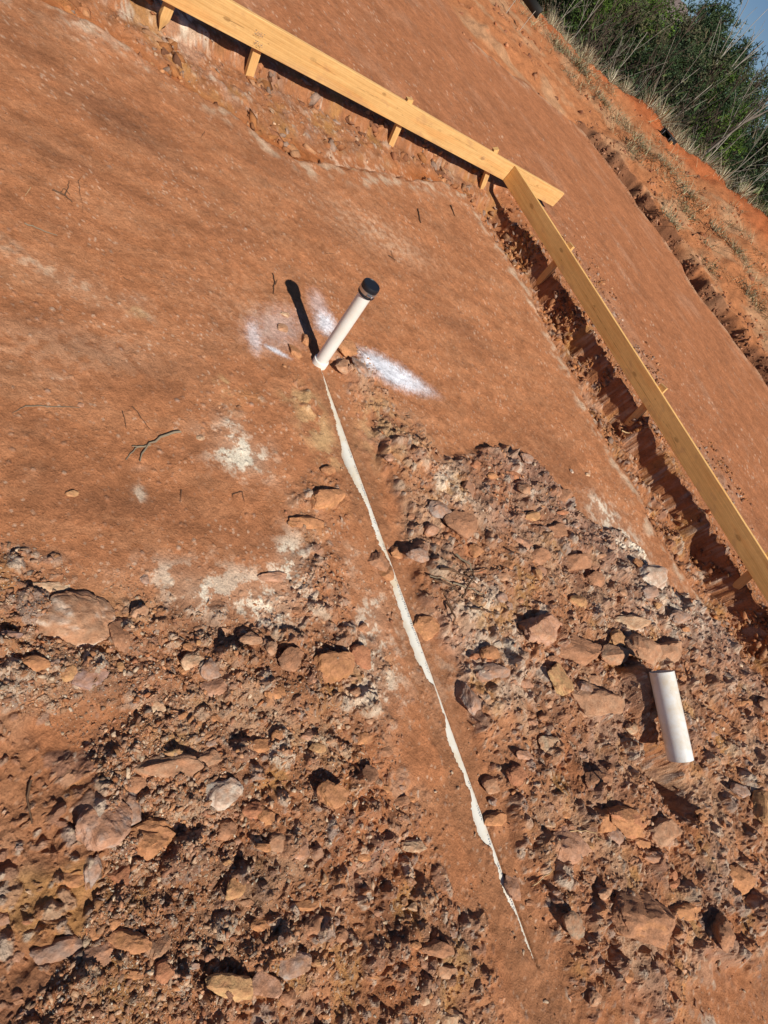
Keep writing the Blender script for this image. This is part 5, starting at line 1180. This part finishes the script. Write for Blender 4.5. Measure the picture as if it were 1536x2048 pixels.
for (a, b) in (((1031, 0), (1008, 32)), ((1071, 22), (1046, 51))):
    t_, g_ = onplane(*a, 'q', QS-.01), onplane(*b, 'q', QS-.01); zg = float(terrain(np.array([g_[0]]), np.array([g_[1]]), False)[0][0])
    V, F = tubes([np.array([t_, (t_+g_)/2, [g_[0], g_[1], min(zg-.1, g_[2])]])], [np.array([.007]*3)], 6); link('wire_stake', mesh_np('wire_stake', V-wb, F, M_WIRE, None, True), sg)

# black box sign near the crest
QB = 16.9
c0 = onplane(1304, 279, 'q', QB); c1 = onplane(1323, 299, 'q', QB); t0 = onplane(1312, 267, 'q', QB); t1_ = onplane(1331, 289, 'q', QB)
bx_ = empty('black_box', c0.tolist()); tag(bx_, 'small black open-fronted box standing on the red bank below the grass', 'box')
wB = float((c1-c0)@E2v); hB = float(t0[2]-c0[2]); ori = np.array([c0[0], c0[1], min(c0[2], c1[2])])
zgb = float(terrain(np.array([ori[0]]), np.array([ori[1]]), False)[0][0]); ori[2] = max(ori[2], zgb-.03)
tb = .03
M_EDGE, _n, _b = newmat('worn_plastic_edge', .4, .4); _b.inputs['Base Color'].default_value = (.10, .095, .10, 1)
sh = slab('shell', ori+E1v*.30, E2v, UP, E1v, wB, hB, tb, M_DARK, bx_, c0)
slab('side', ori, E2v, UP, E1v, tb, hB, .30, M_DARK, bx_, c0); slab('side', ori+E2v*(wB-tb), E2v, UP, E1v, tb, hB, .30, M_DARK, bx_, c0)
slab('lid', ori+UP*hB, E2v, UP, E1v, wB, tb, .33, M_DARK, bx_, c0); slab('bottom', ori-UP*tb, E2v, UP, E1v, wB, tb, .33, M_DARK, bx_, c0)
slab('rim', ori+E2v*(wB*.2)-E1v*.012, E2v, UP, E1v, .022, hB, .010, M_EDGE, bx_, c0); slab('rim', ori+E2v*(wB*.84)-E1v*.012, E2v, UP, E1v, .022, hB, .010, M_EDGE, bx_, c0)
V, F, C = box_grid(hB*1.15, .07, .03, 8, 4, 777, BASEW*1.05)
os_ = ori+E2v*(wB+.01)-UP*.05; V = frame_to_world(V, [0, 0, 0], UP, E1v, E2v)
st = link('short_stake', mesh_np('short_stake', V, F, M_WOOD, C), None, os_.tolist()); tag(st, 'short yellow wooden stake against the right side of the black box', 'stake')

# withered weeds on the bank
rs = np.random.RandomState(95)
def weed_mesh(seed):
    rs = np.random.RandomState(seed); n = 130; a = rs.rand(n)*6.283; r = .34*rs.rand(n)**.7
    col = np.array([(.20, .20, .10), (.28, .23, .14), (.45, .36, .22), (.14, .13, .08)])[rs.randint(0, 4, n)]*(.7+.5*rs.rand(n))[:, None]
    V, F, C = ribbons(r*np.cos(a), r*np.sin(a), a*0-.02, .05+.16*rs.rand(n), rs.rand(n)*6.283, .5+2.2*rs.rand(n), .009+.008*rs.rand(n), col, 3, .3)
    return mesh_np('weed', V, F, M_PLANT, C)
WM = [weed_mesh(760+i) for i in range(3)]
for i, (px, py, sc, lab) in enumerate([(1122, 100, 1.3, 'withered weed on the bank below the saplings at left'), (1160, 135, 1.6, 'largest withered weed in the upper left of the bank'), (1175, 160, 1.2, 'withered weed just below the largest one'), (1205, 205, 1., 'withered weed beside the ditch at left'), (1248, 250, 1., 'pale withered weed halfway down the bank'), (1290, 300, 1.3, 'withered weed directly below the black box'), (1270, 310, 1., 'withered weed left of the one below the box'), (1330, 330, 1., 'withered weed right of and below the black box'), (1380, 395, 1.5, 'greenish withered weed in the middle of the right bank'), (1370, 420, 1., 'small weed below the greenish one'), (1440, 470, 1.2, 'withered weed far right on the bank'), (1480, 510, 1.1, 'withered weed near the right edge by the ditch'), (1420, 540, .9, 'small weed on the far side of the ditch'), (1340, 440, 1., 'pale weed on the far edge of the ditch'), (1500, 590, 1.3, 'dark weed at the right edge by the ditch')]):
    # walk the sight line until it meets the bank
    v = ray(px, py); v = v/np.hypot(v[0], v[1]); d = np.linspace(10, 26, 400); X = v[0]*d; Y = v[1]*d; Z = CH+v[2]*d; T_, _ = terrain(X, Y, False); hit = np.where(Z < T_)[0]
    if len(hit) == 0: continue
    k = hit[0]; o = link('weed', WM[i % 3], None, (float(X[k]), float(Y[k]), float(T_[k]))); o.scale = (sc,)*3; o.rotation_euler = (0, 0, rs.rand()*6); tag(o, lab, 'weed', 'withered weeds on the far bank')
